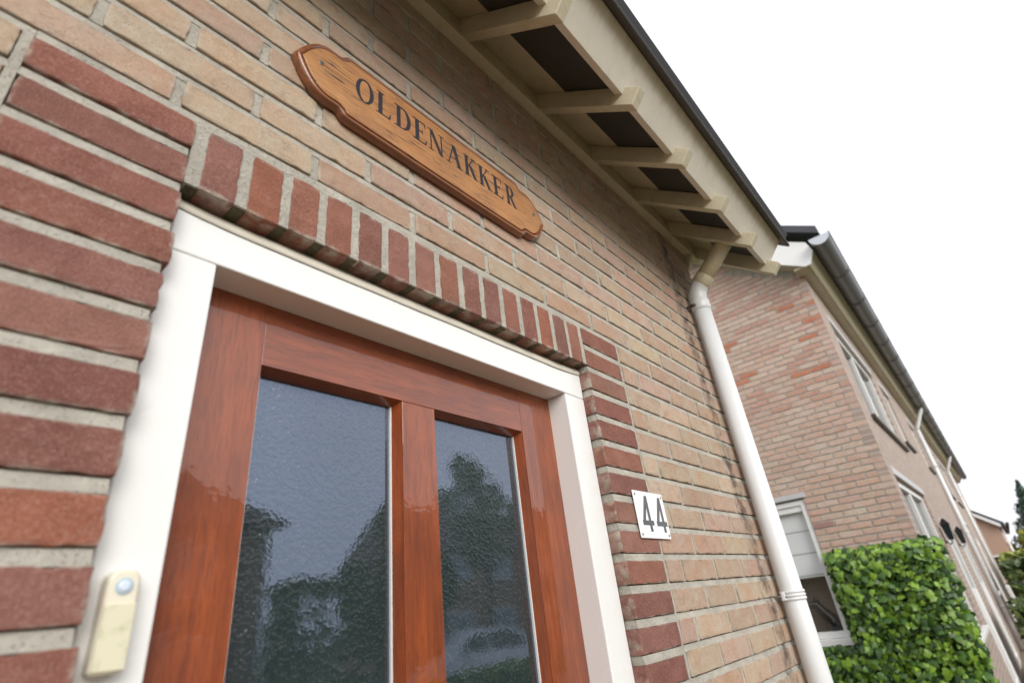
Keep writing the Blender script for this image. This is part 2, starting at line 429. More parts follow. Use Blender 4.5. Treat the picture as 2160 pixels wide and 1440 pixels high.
def jitter(c, a=.06, rr=R):
    k = 1 + rr.uniform(-a, a); return tuple(max(.01, x * k * (1 + rr.uniform(-a * .35, a * .35))) for x in c)
BEIGE = [(.45, .36, .272), (.435, .34, .262), (.45, .345, .278), (.465, .38, .282), (.415, .33, .255), (.445, .335, .268), (.48, .39, .30), (.43, .315, .24)]
RED = [(.295, .13, .092), (.26, .112, .085), (.32, .125, .08), (.25, .118, .095), (.285, .145, .112), (.31, .14, .098), (.235, .103, .082)]
PINK = [(.55, .425, .355), (.54, .405, .34), (.555, .44, .37), (.53, .395, .33), (.565, .455, .385), (.545, .40, .335), (.57, .47, .40)]

# ------------------------------------------------------------------ the ground
g = MB(); g.add([(-400, -400, 0), (600, -400, 0), (600, 400, 0), (-400, 400, 0)], [(0, 1, 2, 3)])
struct(build(g, 'ground', 'lawn'))
g = MB(); g.box(-20, 60, -2.6, -.02, -.1, .03); struct(build(g, 'front_garden_path', 'path'))
g = MB(); g.box(-60, 120, -4.6, -3.1, -.1, .05); struct(build(g, 'pavement', 'paving'))
g = MB(); g.box(-60, 120, -4.75, -4.604, -.1, .12); struct(build(g, 'kerb', 'kerb'))
g = MB(); g.box(-60, 120, -11.5, -4.754, -.1, .012); struct(build(g, 'street', 'paving'))
g = MB(); g.box(-60, 120, -11.65, -11.504, -.1, .12); struct(build(g, 'kerb', 'kerb'))

# ------------------------------------------------------------------ our house
HOUSE = thing('brick_house', 'beige brick house front with red brick door surround and sloping wooden eaves', 'house')
ROW = .0625; BH = .0488; BHR = .0468; PIT = .2033; JT = .0118
XL, XR, XRR, XLL = -.0158, .9011, 1.0777, -.1915
XEND = 1.98; ZTOP = .866; SHT = .1056
def jpos(k): return .155 + (0 if k % 2 == 0 else PIT / 2)

YM = .0105                                      # bedding mortar behind the brick face
wb = MB()
wb.box(-4.5, XEND - .004, YM, .30, .004 + GZ, ZTOP + GZ)
wb.box(-4.5, XL - .007, YM, .30, 0, .004 + GZ)
wb.box(XR + .006, XEND - .004, YM, .30, 0, .004 + GZ)
wb.box(XEND - .30, XEND - .0045, .30, 7.2, 0, ZTOP + GZ)
def bed(x0, x1, k, y0, y1, zlow=None):
    """weather-struck bed joint below course k: flush on the lower brick, drawn back under the upper one"""
    za = GZ + (k - 1) * ROW + BH - .001 if zlow is None else zlow; zb_ = GZ + k * ROW + .001
    zb_ -= .0026; wb.prism([(y0, za), (y1, zb_), (.03, zb_), (.03, za)], 'x', x0, x1)
for k in range(-34, 15):
    if k >= 3: bed(-4.5, XEND - .003, k, .0022, .0042)
    else:
        if k == 2: bed(XLL, XRR, k, .0014, .003, GZ + SHT - .001)
        bed(-4.5, XLL - .0005, k, .0022, .0042); bed(XRR + .0005, XEND - .003, k, .0022, .0042)
        if k <= 1:
            bed(XLL - .0003, XL - .005, k, .0012, .0045, GZ + (k - 1) * ROW + BHR - .001); bed(XR + .0048, XRR + .0003, k, .0006, .0028, GZ + (k - 1) * ROW + BHR - .001)
wb.box(XLL - JT + .001, XLL - .0008, .0022, .03, 0, GZ + 2 * ROW - .008); wb.box(XRR + .0008, XRR + JT - .001, .0022, .03, 0, GZ + 2 * ROW - .008)
YP = .0017                                      # the soldier course is pointed almost flush
wb.box(XL - .0025, XR + .0025, YP, .02, GZ + .003, GZ + 2 * ROW - .012)
wall = ob('wall', bpy.data.meshes.new('wall'), HOUSE)

def piece(name, cls_list, x0, x1, k, parent, pal, zoff=0, hh=None):
    me, L0 = R.choice(cls_list)
    L = x1 - x0
    o = ob(name, me, parent, ((x0 + x1) / 2, R.uniform(-.0008, .0012), GZ + k * ROW + (hh or BH) / 2 + zoff + R.uniform(-.0006, .0006)),
           (R.uniform(-.004, .004), (math.pi if R.random() < .5 else 0) + R.uniform(-.004, .004), R.uniform(-.004, .004)), (L / L0, 1, 1))
    o.color = (*jitter(R.choice(pal)), 1)
    return o
full = [(brick_mesh('beige_brick_%s' % 'abcdefgh'[i], PIT - JT, BH, .09, 'beige', 10 + i), PIT - JT) for i in range(8)]
half = [(brick_mesh('beige_half_brick_%s' % 'abcd'[i], .09, BH, .09, 'beige', 30 + i, nl=7), .09) for i in range(4)]
redm = [(brick_mesh('red_brick_%s' % 'abcdefgh'[i], XRR - XR, BHR, .10, 'red', 50 + i, nl=16, nh=4, amp=.0006, bev=.0022), XRR - XR) for i in range(8)]
SP, SW, SH = .0602, .0458, .1056
sold = [brick_mesh('soldier_brick_%s' % 'abcde'[i], SW, SH, .10, 'red', 70 + i, nl=4, nh=10, amp=.0005, bev=.0016) for i in range(5)]

KMIN, XMIN = -15, -.62
far_b, far_r = [], []
def lay(k, xa, xb):
    """beige bricks of course k between xa and xb"""
    j0 = jpos(k); n = math.floor((xa - j0) / PIT)
    x = xa
    while x < xb - .02:
        n += 1; e = j0 + n * PIT
        if e - x < .035: continue
        e2 = min(e, xb); a, b = x, (e2 - JT / 2 if e2 < xb - .001 else xb)
        if b - a > .025:
            if k >= KMIN and b > XMIN: piece('brick', full if b - a > .13 else half, a, b, k, wall, BEIGE)
            else: far_b.append((a, b, k))
        if e2 < xb - .001: wb.box(b - .002, e2 + JT / 2 + .002, .0034, .03, GZ + k * ROW - .0005, GZ + k * ROW + BH + .0005)
        x = e2 + JT / 2
for k in range(-34, 14):
    if k >= 2: lay(k, -4.5, XEND)
    else:
        lay(k, -4.5, XLL - JT); lay(k, XRR + JT, XEND)
        if k >= KMIN:
            piece('red_brick', redm, XLL + R.uniform(-.002, .002), XL + R.uniform(-.003, .003), k, wall, RED, 0, BHR)
            piece('red_brick', redm, XR + R.uniform(-.001, .002), XRR + R.uniform(-.002, .002), k, wall, RED, 0, BHR)
        else: far_r += [(XLL, XL, k), (XR, XRR, k)]
for i in range(15):
    o = ob('soldier_brick', R.choice(sold), wall, (i * SP + SW / 2 + R.uniform(-.001, .001), R.uniform(-.001, .001), GZ + SH / 2 + R.uniform(-.001, .001)),
           (0, (math.pi if R.random() < .5 else 0) + R.uniform(-.012, .012), 0))
    o.color = (*jitter(R.choice(RED)), 1)
wall.data = wb.mesh('wall', 'mortar')
for i in range(16):
    x0_ = -.0145 if i == 0 else (i - 1) * SP + SW - .001; x1_ = i * SP + .001 if i < 15 else XR - .001
    mp_ = MB(); mp_.box(x0_, x1_, .006, .052, GZ + .0012 + .001 * R.random(), GZ + .012); build(mp_, 'mossy_joint', 'moss', HOUSE)
def joined(name, lst, mat, pal, parent, boxer):
    b = MB(); cols = []
    for it in lst:
        n0 = len(b.f); boxer(b, it); c = jitter(R.choice(pal)); cols += [c] * (len(b.f) - n0)
    me = bpy.data.meshes.new(name); me.from_pydata(b.v, [], b.f); me.materials.append(M[mat])
    at = me.color_attributes.new('tone', 'FLOAT_COLOR', 'CORNER')
    li = 0
    for p, c in zip(me.polygons, cols):
        for q in p.loop_indices: at.data[q].color = (*c, 1)
    o = ob(name, me, parent); stuff(o); return o
def fbox(b, it):
    a, c, k = it; b.box(a, c, .0, .08, GZ + k * ROW, GZ + k * ROW + BH)
joined('lower_brickwork', far_b, 'beige_far', BEIGE, HOUSE, fbox)
joined('lower_red_brickwork', far_r, 'red_far', RED, HOUSE, fbox)
side = []
for k in range(-34, 14):
    y = .105 + (PIT / 2 if k % 2 else 0)
    while y < 7.1: side.append((y, y + PIT - JT, k)); y += PIT
def sbox(b, it):
    a, c, k = it; b.box(XEND - .08, XEND, a, c, GZ + k * ROW, GZ + k * ROW + BH)
joined('side_brickwork', side, 'beige_far', BEIGE, HOUSE, sbox)

# ---- door frame
FY = .027                                       # front of the frame
FT, FB = -.019, -.083                           # head, top and bottom
FLI, FRI = .0455, .824
FB2 = .0795                                     # where the door leaf sits
fr = MB(); fr.bbox(XL + .001, XR - .0005, FY, .115, GZ + FB, GZ + FT, .0025); head = build(fr, 'door_frame', 'frame', HOUSE)
fr = MB(); fr.bbox(XL + .001, FLI, FY + .0005, .115, .03, GZ + FB - .0006, .0022); build(fr, 'jamb', 'frame', head)
fr = MB(); fr.bbox(FRI, XR - .0005, FY + .0005, .115, .03, GZ + FB - .0006, .0022); build(fr, 'jamb', 'frame', head)
fr = MB(); fr.bbox(XL, XR, FY - .02, .14, 0, .03, .003); build(fr, 'threshold', 'kerb', head)
# sealant bead: concave strip between the frame head and the underside of the soldier course
sb = MB(); NS = 60; prof = []
for i in range(NS + 1):
    x = XL + .002 + (XR - XL - .004) * i / NS
    wob = .0012 * noise.noise(Vector((x * 14, 3.1, 0))) ; wob2 = .0025 * noise.noise(Vector((x * 9, 7.7, 0)))
    u_ = min(1., min(x - XL, XR - x) / .10); zl = FT - .0072 * u_ ** .6 + wob2 * .35
    prof.append([(x, FY + .002, GZ + zl - .0004), (x, FY - .0012 + wob * .3, GZ + zl), (x, FY - .0022 + wob, GZ + zl + .006), (x, FY + .0005 + wob, GZ + zl + .014), (x, FY + .006 + wob, GZ + zl + .021), (x, .038 + wob2, GZ + .0022), (x, .06, GZ + .003)])
n = 7
sb.add([p for r_ in prof for p in r_], [(i * n + j, i * n + j + 1, (i + 1) * n + j + 1, (i + 1) * n + j) for i in range(NS) for j in range(n - 1)], True)
build(sb, 'sealant', 'seal', HOUSE)
# hairline gap under the sealant
gp = MB(); gp.v = []; pts = []
for i in range(NS + 1):
    x = XL + .004 + (XR - XL - .008) * i / NS
    u_ = min(1., min(x - XL, XR - x) / .10)
    pts.append((x, FY - .0004, GZ + FT - .0072 * u_ ** .6 - .0006 + .0009 * noise.noise(Vector((x * 9, 7.7, 0)))))
gp.tube(pts, [.0004 + .0006 * abs(noise.noise(Vector((p[0] * 30, 0, 0)))) for p in pts], 5); build(gp, 'sealant_crack', 'zinc_dark', HOUSE)

# ---- door leaf
DY, DB = FB2, .118
G1, G2, G3, G4, GT = .141, .388, .462, .712, -.181
GBOT = -1.35
dm = MB(); dm.bbox(G1 + .0006, G4 - .0006, DY, DB, .045, GZ + GBOT, .0012); door = build(dm, 'door', 'doorx', HOUSE)
door['label'] = 'glossy red brown varnished wooden door leaf'
for a, b in ((FLI - .012, G1), (G4, FRI + .012)):
    q = MB(); q.bbox(-(b - a) / 2, (b - a) / 2, DY, DB, -.9, 1.3, .0012)
    z0 = GZ + FB + .008; q = MB(); q.bbox(-(b - a) / 2, (b - a) / 2, 0, DB - DY, .04 - 1.05, z0 - 1.05, .0004)
    build(q, 'stile', 'door', door, loc=((a + b) / 2, DY, 1.05))
q = MB(); q.bbox(-(G4 - G1) / 2 + .0002, (G4 - G1) / 2 - .0002, 0, DB - DY, 0, FB + .008 - GT, .0004); build(q, 'top_rail', 'doorx', door, loc=((G1 + G4) / 2, DY + .0004, GZ + GT))
q = MB(); q.bbox(-(G3 - G2) / 2, (G3 - G2) / 2, 0, DB - DY, GBOT - GT + .0005, -.0005, .0012); build(q, 'mullion', 'door', door, loc=((G2 + G3) / 2, DY + .0002, GZ + GT))
GY = .104                                       # outer glass face
def bead(x0, x1, z0, z1, d0, d1, w):
    """chamfered glazing bead round one pane: four mitred pieces"""
    A = [(x0, z0), (x1, z0), (x1, z1), (x0, z1)]; Bq = [(x0 + w, z0 + w), (x1 - w, z0 + w), (x1 - w, z1 - w), (x0 + w, z1 - w)]
    out = []
    for i in range(4):
        j = (i + 1) % 4
        v = [(A[i][0], d0, A[i][1]), (A[j][0], d0, A[j][1]), (Bq[j][0], d1, Bq[j][1]), (Bq[i][0], d1, Bq[i][1])]
        v += [(p[0], d1 + .004, p[2]) for p in v]
        b = MB(); b.add(v, [(0, 1, 2, 3), (4, 5, 6, 7), (0, 1, 5, 4), (1, 2, 6, 5), (2, 3, 7, 6), (3, 0, 4, 7)]); out.append(b)
    return out
for a, b in ((G1, G2), (G3, G4)):
    for i, bb in enumerate(bead(a + .0004, b - .0004, GZ + GBOT, GZ + GT - .0004, DY + .0018, GY - .0045, .007)):
        build(bb, 'glazing_bead', 'doorx' if i % 2 == 0 else 'door', door)
    # pale sealing strip round the pane
    w_ = .0072; s_ = MB()
    s_.box(a + w_, a + w_ + .002, GY - .0042, GY + .0006, GZ + GBOT + w_, GZ + GT - w_); s_.box(b - w_ - .0026, b - w_, GY - .0042, GY + .0006, GZ + GBOT + w_, GZ + GT - w_)
    build(s_, 'sealing_strip', 'pvc', door)
    pn = MB(); pn.box(a + .003, b - .003, GY, GY + .006, GZ + GBOT + .003, GZ + GT - .003)
    po = build(pn, 'pane', 'hammered', door)
# dark lobby behind the door
lb = MB(); lb.box(-.3, 1.2, .31, 1.6, .02, GZ + .3); build(lb, 'lobby', 'dark', HOUSE)

# ------------------------------------------------------------------ eaves
al = rad(40.2); U = Vector((0, -math.cos(al), -math.sin(al))); N = Vector((0, -math.sin(al), math.cos(al)))
E0 = Vector((0, -.3065, .632 + GZ))
def sn(s, n): p = E0 - U * s + N * n; return (p.y, p.z)
def slab(name, mat, x0, x1, s0, s1, n0, n1, parent, bev=.0015):
    b = MB(); pts = [sn(s0, n0), sn(s1, n0), sn(s1, n1), sn(s0, n1)]
    bm = bmesh.new(); vs = [bm.verts.new((x, p[0], p[1])) for x in (x0, x1) for p in pts]
    for f in ((0, 1, 2, 3), (7, 6, 5, 4), (0, 4, 5, 1), (1, 5, 6, 2), (2, 6, 7, 3), (3, 7, 4, 0)): bm.faces.new([vs[i] for i in f])
    bmesh.ops.recalc_face_normals(bm, faces=bm.faces)
    if bev: bmesh.ops.bevel(bm, geom=list(bm.edges), offset=bev, segments=1, affect='EDGES')
    b.bm(bm); return build(b, name, mat, parent)
RAFT = [-.76, -.44, -.12, .20, .520, .858, 1.166, 1.474, 1.774, 2.062]
for x in RAFT: slab('rafter', 'eave', x, x + .031, 0, .43, 0, .055, HOUSE, .002)
XA, XB = -1.2, 2.093
slab('fascia', 'eave2', XA, 1.3195, .048, .076, .033, .158, HOUSE, .0012)
slab('fascia', 'eave2', 1.3208, XB + .001, .0482, .076, .0335, .158, HOUSE, .0012)
slab('verge_trim', 'eave2', XB - .031, XB, .0765, 5.0, .0555, .158, HOUSE, .001)
slab('verge_boarding', 'eave', 1.90, XB - .032, .4225, 5.0, .0575, .072, HOUSE, 0)
# the rafter tails pass through the fascia: small plates close the notches
for a, b in zip(RAFT[:-1], RAFT[1:]):
    pass
slab('gutter', 'zinc_dark', XA, XB - .034, .0775, .282, .0565, .066, HOUSE, 0)
slab('soffit_board', 'eave', XA, XB - .034, .2826, .421, .0562, .072, HOUSE, .001)
b = MB(); b.bbox(XA, XB - .002, -.029, .004, GZ + .8662, GZ + .905, .0015); build(b, 'wall_plate', 'eave', HOUSE)
b = MB(); b.bbox(XA, XB - .004, -.0272, .02, GZ + .9056, GZ + .955, .001); build(b, 'wall_board', 'eave', HOUSE)
slab('drip_edge', 'drip', XA, XB + .06, .024, .12, .159, .170, HOUSE, .003)
rf = MB()
sgn = [sn(.05, .176), sn(5.2, .176), sn(5.2, .21), sn(.05, .21)]
rf.prism([(p[0], p[1]) for p in sgn], 'x', XA - 3.3, XB + .05); build(rf, 'roof', 'roof', HOUSE)
b = MB(); b.prism([(0.3, GZ + ZTOP), (7.2, GZ + ZTOP), (3.75, GZ + ZTOP + 2.9)], 'x', XEND - .12, XEND - .006); build(b, 'gable_infill', 'mortar', HOUSE)
# closing board under the verge at the wall's end
b = MB(); b.prism([(-.028, GZ + .868), (-.004, GZ + .80), (.5, GZ + .80), (.5, GZ + 1.30), (-.02, GZ + .93)], 'x', XEND + .004, XEND + .028); build(b, 'verge_board', 'eave', HOUSE)

# ------------------------------------------------------------------ downpipe
PX, PY, PR = 1.83, -.0425, .0345
DP = thing('downpipe', 'white plastic downpipe running down the corner of the beige brick wall', 'drainpipe')
b = MB(); b.tube([(PX, PY, .05), (PX, PY, GZ + .507)], PR, 32); build(b, 'pipe', 'pvc', DP)
b = MB(); b.tube([(PX, PY, GZ + .485), (PX, PY, GZ + .488), (PX, PY, GZ + .528), (PX, PY, GZ + .531)], [PR + .0015, PR + .0035, PR + .0035, PR + .001], 32); build(b, 'socket', 'pvc', DP)
bend = [(PX, PY, GZ + .515)]
for i in range(9):
    t = i / 8 * rad(47); rr_ = .075
    bend.append((PX, PY - rr_ * (1 - math.cos(t)), GZ + .545 + rr_ * math.sin(t)))
be = Vector(bend[-1]); dd = Vector((0, -math.sin(rad(47)), math.cos(rad(47))))
bend.append(tuple(be + dd * .012)); b = MB(); b.tube(bend, PR + .001, 32); build(b, 'elbow', 'pvc', DP)
p0 = be + dd * .004
b = MB(); b.tube([p0, p0 + dd * .003, p0 + dd * .038, p0 + dd * .041], [PR + .0015, PR + .0035, PR + .0035, PR + .001], 32); build(b, 'socket', 'pvc_old', DP)
b = MB(); b.tube([p0 + dd * .02, p0 + dd * .205], PR - .0005, 32); build(b, 'upper_pipe', 'pvc_old', DP)
def clip(z, mat, smat):
    b = MB()
    for dz in (-.010, 0, .010):
        b.tube([(PX, PY, z + dz - .0045), (PX, PY, z + dz - .003), (PX, PY, z + dz + .003), (PX, PY, z + dz + .0045)], [PR + .0005, PR + .004, PR + .004, PR + .0005], 28)
    c = build(b, 'pipe_clip', mat, DP)
    b = MB(); b.bbox(PX - PR - .012, PX - PR + .006, PY + .012, PY + .022, z - .012, z + .012, .0015); build(b, 'clip_lug', mat, c)
    b = MB(); b.tube([(PX - PR - .006, PY + .008, z), (PX - PR - .006, .02, z)], .0035, 8); build(b, 'clip_screw', smat, c)
clip(GZ - .565, 'pvc', 'screw')
b = MB(); b.tube([(PX - PR - .004, PY + .022, GZ + .506), (PX - PR - .006, .02, GZ + .506)], .0045, 8); b.tube([(PX - .03, PY + .004, GZ + .506), (PX - PR - .010, PY + .024, GZ + .506)], .006, 8); build(b, 'bracket', 'steel', DP)

# ------------------------------------------------------------------ name plaque
PQ = thing('name_plaque', 'carved wooden name board with pointed ends and dark serif letters above the door', 'sign', loc=(.441, 0, GZ + .368))
def plaque_outline(g=0.):
    """quarter profile: (dx, dz) from the middle of the top to the right tip"""
    q = [(0, .094)]
    for x in (.05, .10, .15, .20, .235): q.append((x, .094 - .001 * (x / .235)))
    q += [(.246, .092), (.253, .087), (.257, .0805), (.262, .077), (.268, .0765), (.274, .0775)]
    for i in range(1, 12):
        t = i / 12; a = t * math.pi / 2
        tt = t ** .75; q.append((.274 + .074 * tt, .0775 * (1 - tt ** 2.5)))
    q.append((.348, 0))
    q = [(x, z * .936) for x, z in q]
    full_ = q + [(x, -z) for x, z in q[-2::-1]]
    full_ = full_ + [(-x, z) for x, z in full_[-2:0:-1]]
    return full_
def inset(poly, d):
    n = len(poly); out = []
    for i in range(n):
        a, b_, c = Vector(poly[i - 1]), Vector(poly[i]), Vector(poly[(i + 1) % n])
        e1 = (b_ - a).normalized(); e2 = (c - b_).normalized(); nn = Vector((e1.y, -e1.x)) + Vector((e2.y, -e2.x))
        nn = nn.normalized(); out.append(tuple(b_ + nn * d))
    return out
ol = plaque_outline(); n = len(ol)
ol = inset(ol, 0)
rings = [(0, .0), (0, -.006), (.001, -.0125), (.0032, -.0165), (.0062, -.0180), (.0098, -.0168), (.0118, -.0135), (.0128, -.0125)]
b = MB(); v = []
for d, y in rings:
    for x, z in inset(ol, d): v.append((x, y, z))
fs = []
for l in range(len(rings) - 1):
    for i in range(n): fs.append((l * n + i, l * n + (i + 1) % n, (l + 1) * n + (i + 1) % n, (l + 1) * n + i))
fs.append(tuple(range(n)))
b.add(v, fs, True); build(b, 'moulded_edge', 'plaque_edge', PQ)
b = MB(); inn = inset(ol, .0122); v = [(x, -.010, z) for x, z in inn] + [(x, -.0175, z) for x, z in inset(inn, .0008)] + [(x, -.0185, z) for x, z in inset(inn, .0022)]
fs = [(l * n + i, l * n + (i + 1) % n, (l + 1) * n + (i + 1) % n, (l + 1) * n + i) for l in range(2) for i in range(n)] + [tuple(range(2 * n, 3 * n))]
b.add(v, fs); build(b, 'board', 'plaque', PQ)
BF = -.0185
for sx in (-.300, .302):
    b = MB(); b.tube([(sx, BF + .003, .010), (sx, BF - .0009, .010), (sx, BF - .0012, .010)], [.0052, .0052, .0045], 16); sc_ = build(b, 'screw', 'screw', PQ)
    b = MB(); b.box(sx - .0045, sx + .0045, BF - .0016, BF - .0013, .0094, .0106); b.box(sx - .0006, sx + .0006, BF - .00165, BF - .00135, .0055, .0145); build(b, 'screw_slot', 'zinc_dark', sc_)
# letters: upper-case roman with thin and thick strokes, each a little proud of the board
CH = .062
def quad(*p): return list(p)
def strokes(ch):
    t, th = .16, .055; s = []                    # thick, thin (in cap heights); returns width, polygons
    def st(x, z0, z1, w_=t): s.append([(x, z0), (x + w_, z0), (x + w_, z1), (x, z1)])
    def bar(x0, x1, z, h=th): s.append([(x0, z), (x1, z), (x1, z + h), (x0, z + h)])
    def serif(x, z, w_=.30): bar(x - w_ / 2, x + w_ / 2, z, .035)
    def diag(x0, z0, x1, z1, w_): s.append([(x0 - w_ / 2, z0), (x0 + w_ / 2, z0), (x1 + w_ / 2, z1), (x1 - w_ / 2, z1)])
    def arc(cx, cz, rx, rz, tx, tz, a0, a1, nseg=18):
        for i in range(nseg):
            a = a0 + (a1 - a0) * i / nseg; c = a0 + (a1 - a0) * (i + 1) / nseg
            s.append([(cx + (rx - tx) * math.cos(a), cz + (rz - tz) * math.sin(a)), (cx + rx * math.cos(a), cz + rz * math.sin(a)), (cx + rx * math.cos(c), cz + rz * math.sin(c)), (cx + (rx - tx) * math.cos(c), cz + (rz - tz) * math.sin(c))])
    P = math.pi
    if ch == 'O': arc(.36, .5, .36, .52, .15, .045, 0, 2 * P, 32); return .72, s, True
    if ch == 'L': st(.10, 0, 1); serif(.18, .965); serif(.12, 0, .24); bar(.10, .56, 0); s.append([(.50, .05), (.57, 0), (.60, .26), (.575, .26)]); return .60, s, False
    if ch == 'D': st(.10, 0, 1); bar(.0, .36, .945); bar(.0, .36, 0); arc(.34, .5, .38, .5, .16, .055, -P / 2, P / 2, 16); return .72, s, False
    if ch == 'E':
        st(.10, 0, 1); bar(0, .52, .945); bar(0, .54, 0); bar(.2, .42, .49); s.append([(.48, .95), (.53, .78), (.55, .78), (.54, 1.0)]); s.append([(.50, .05), (.56, 0), (.60, .24), (.575, .24)]); s.append([(.39, .42), (.42, .42), (.42, .61), (.40, .61)]); return .60, s, False
    if ch == 'N':
        st(.09, 0, 1, .055); st(.62, 0, 1, .055); diag(.13, 1, .62, 0, .17); serif(.11, 0, .26); serif(.07, .965, .20); serif(.65, .965, .26); return .76, s, False
    if ch == 'A':
        diag(.08, 0, .36, 1, .055); diag(.60, 0, .36, 1, .16); bar(.16, .50, .33, .05); serif(.08, 0, .24); serif(.60, 0, .30); return .70, s, False
    if ch == 'K':
        st(.10, 0, 1); serif(.18, .965); serif(.18, 0); diag(.24, .46, .58, 1, .06); diag(.36, .58, .64, 0, .17); serif(.58, .965, .24); serif(.66, 0, .26); return .74, s, False
    if ch == 'R':
        st(.10, 0, 1); bar(.0, .34, .945); bar(.2, .36, .46); arc(.32, .73, .29, .27, .15, .05, -P / 2, P / 2, 14); diag(.34, .5, .60, 0, .16); serif(.18, 0); serif(.62, 0, .22); return .72, s, False
LX = [('O', .212, .252), ('L', .257, .293), ('D', .302, .343), ('E', .349, .386), ('N', .391, .434), ('A', .442, .486), ('K', .494, .536), ('K', .541, .583), ('E', .590, .626), ('R', .636, .674)]
for ch, xa, xb in LX:
    wd, polys, _ = strokes(ch); b = MB(); sx = (xb - xa)
    for i, p in enumerate(polys):
        pp = [(xa - .441 + x / wd * sx, (z - .5) * CH + .354 + CH / 2 - .368) for x, z in p]
        b.prism(pp, 'y', BF + .0005, BF - .0005 - .00001 * (i % 40))
    build(b, 'letter', 'navy', PQ)

# ------------------------------------------------------------------ house number
NP = thing('number_plate', 'white enamel house number plate reading 44 on the brick jamb', 'sign', loc=(1.0622, 0, GZ - .353))
b = MB(); b.bbox(-.0745, .0745, -.0048, -.0026, -.0535, .0535, .0009, 2); build(b, 'plate', 'enamel', NP)
def digit4(cx):
    b = MB(); k = 0
    def seg(a, c, w_):
        nonlocal k
        a, c = Vector(a), Vector(c); d = (c - a).normalized(); pn = Vector((-d.y, d.x)) * w_ / 2
        pp = [a - pn, c - pn, c + pn, a + pn]; k += 1
        b.prism([(q.x + cx, q.y) for q in pp], 'y', -.0044, -.0054 - .00002 * k)
    seg((.0055, .0400), (-.0225, -.0200), .0112); seg((-.0285, -.0195), (.0245, -.0185), .0108); seg((.0065, .0435), (.0075, -.0385), .0112)
    return b
for cx in (-.024, .044): build(digit4(cx), 'digit', 'black', NP)
for x, z in ((-.066, .045), (.066, .045), (-.066, -.045), (.066, -.045)):
    b = MB(); b.tube([(x, -.004, z), (x, -.0056, z), (x, -.0062, z)], [.0032, .0032, .002], 12); build(b, 'screw', 'screw', NP)
b = MB(); b.box(-.070, .070, -.0025, .004, -.048, .048); build(b, 'backing', 'zinc_dark', NP)

# ------------------------------------------------------------------ doorbell
DBL = thing('doorbell', 'yellowed cream plastic doorbell with pale blue button on the white door frame', 'doorbell', loc=(.0095, FY, GZ - .498))
def rounded(w_, z0, z1, r, n_=6):
    p = []
    for cx, cz, a0 in ((w_ / 2 - r, z1 - r, 0), (-w_ / 2 + r, z1 - r, 90)):
        for i in range(n_ + 1): a = rad(a0 + 90 * i / n_); p.append((cx + r * math.cos(a), cz + r * math.sin(a)))
    p += [(-w_ / 2, z0 + .003), (-w_ / 2 + .003, z0), (w_ / 2 - .003, z0), (w_ / 2, z0 + .003)]
    return p
ro = rounded(.0265, -.042, .042, .009); n = len(ro); b = MB()
lay_ = [(0, 0), (0, -.0165), (.001, -.0190), (.003, -.0205)]
v = [(x, y, z) for d, y in lay_ for x, z in [(px * (1 - d / .0132), pz * (1 - d / .042)) for px, pz in ro]]
b.add(v, [(l * n + i, l * n + (i + 1) % n, (l + 1) * n + (i + 1) % n, (l + 1) * n + i) for l in range(3) for i in range(n)] + [tuple(range(n)), tuple(range(3 * n, 4 * n))], False)
build(b, 'housing', 'bell', DBL)
b = MB(); b.bbox(-.0122, .0122, -.0222, -.0195, -.0395, .0135, .001); build(b, 'name_cover', 'bell_cover', DBL)
b = MB(); b.tube([(0, -.0195, .0275), (0, -.0212, .0275), (0, -.0216, .0275)], [.0072, .0072, .0066], 24); bt = build(b, 'button', 'bell_btn', DBL)
b = MB(); b.tube([(0, -.0205, .0275), (0, -.0220, .0275), (0, -.0226, .0275)], [.0052, .0050, .003], 24); build(b, 'button_cap', 'bell_btn2', bt)

# ------------------------------------------------------------------ the neighbours' terrace
NX, NY = 6.211, -.03
NSOF = 2.62
NB = thing('terrace_house', 'two storey pink brick terrace with end gable, grey gutter and white windows', 'house')
ns = math.tan(rad(33))
NXE = 31.0
GWA, GWB, GWZ0, GWZ1 = .80, 1.72, -1.03, .245
b = MB(); xa_, xb_ = NX + .006, NX + .25
b.box(xa_, xb_, NY + .004, GWA, 0, GZ + GWZ1); b.box(xa_, xb_, GWB, 7.4, 0, GZ + GWZ1); b.box(xa_, xb_, GWA, GWB, 0, GZ + GWZ0 - .03)
b.prism([(NY + .004, GZ + GWZ1), (7.4, GZ + GWZ1), (7.4, GZ + NSOF + .1), (3.7, GZ + NSOF + .1 + 3.7 * ns), (NY + .004, GZ + NSOF + .1)], 'x', xa_, xb_)
nwall = build(b, 'gable_wall', 'mortar2', NB)
nfull = [(brick_mesh('pink_brick_%s' % 'abcd'[i], .2, .052, .05, 'nbrick', 90 + i, nl=3, nh=1, amp=.0015, bev=.003, rings=1), .2) for i in range(4)]
nfar = []
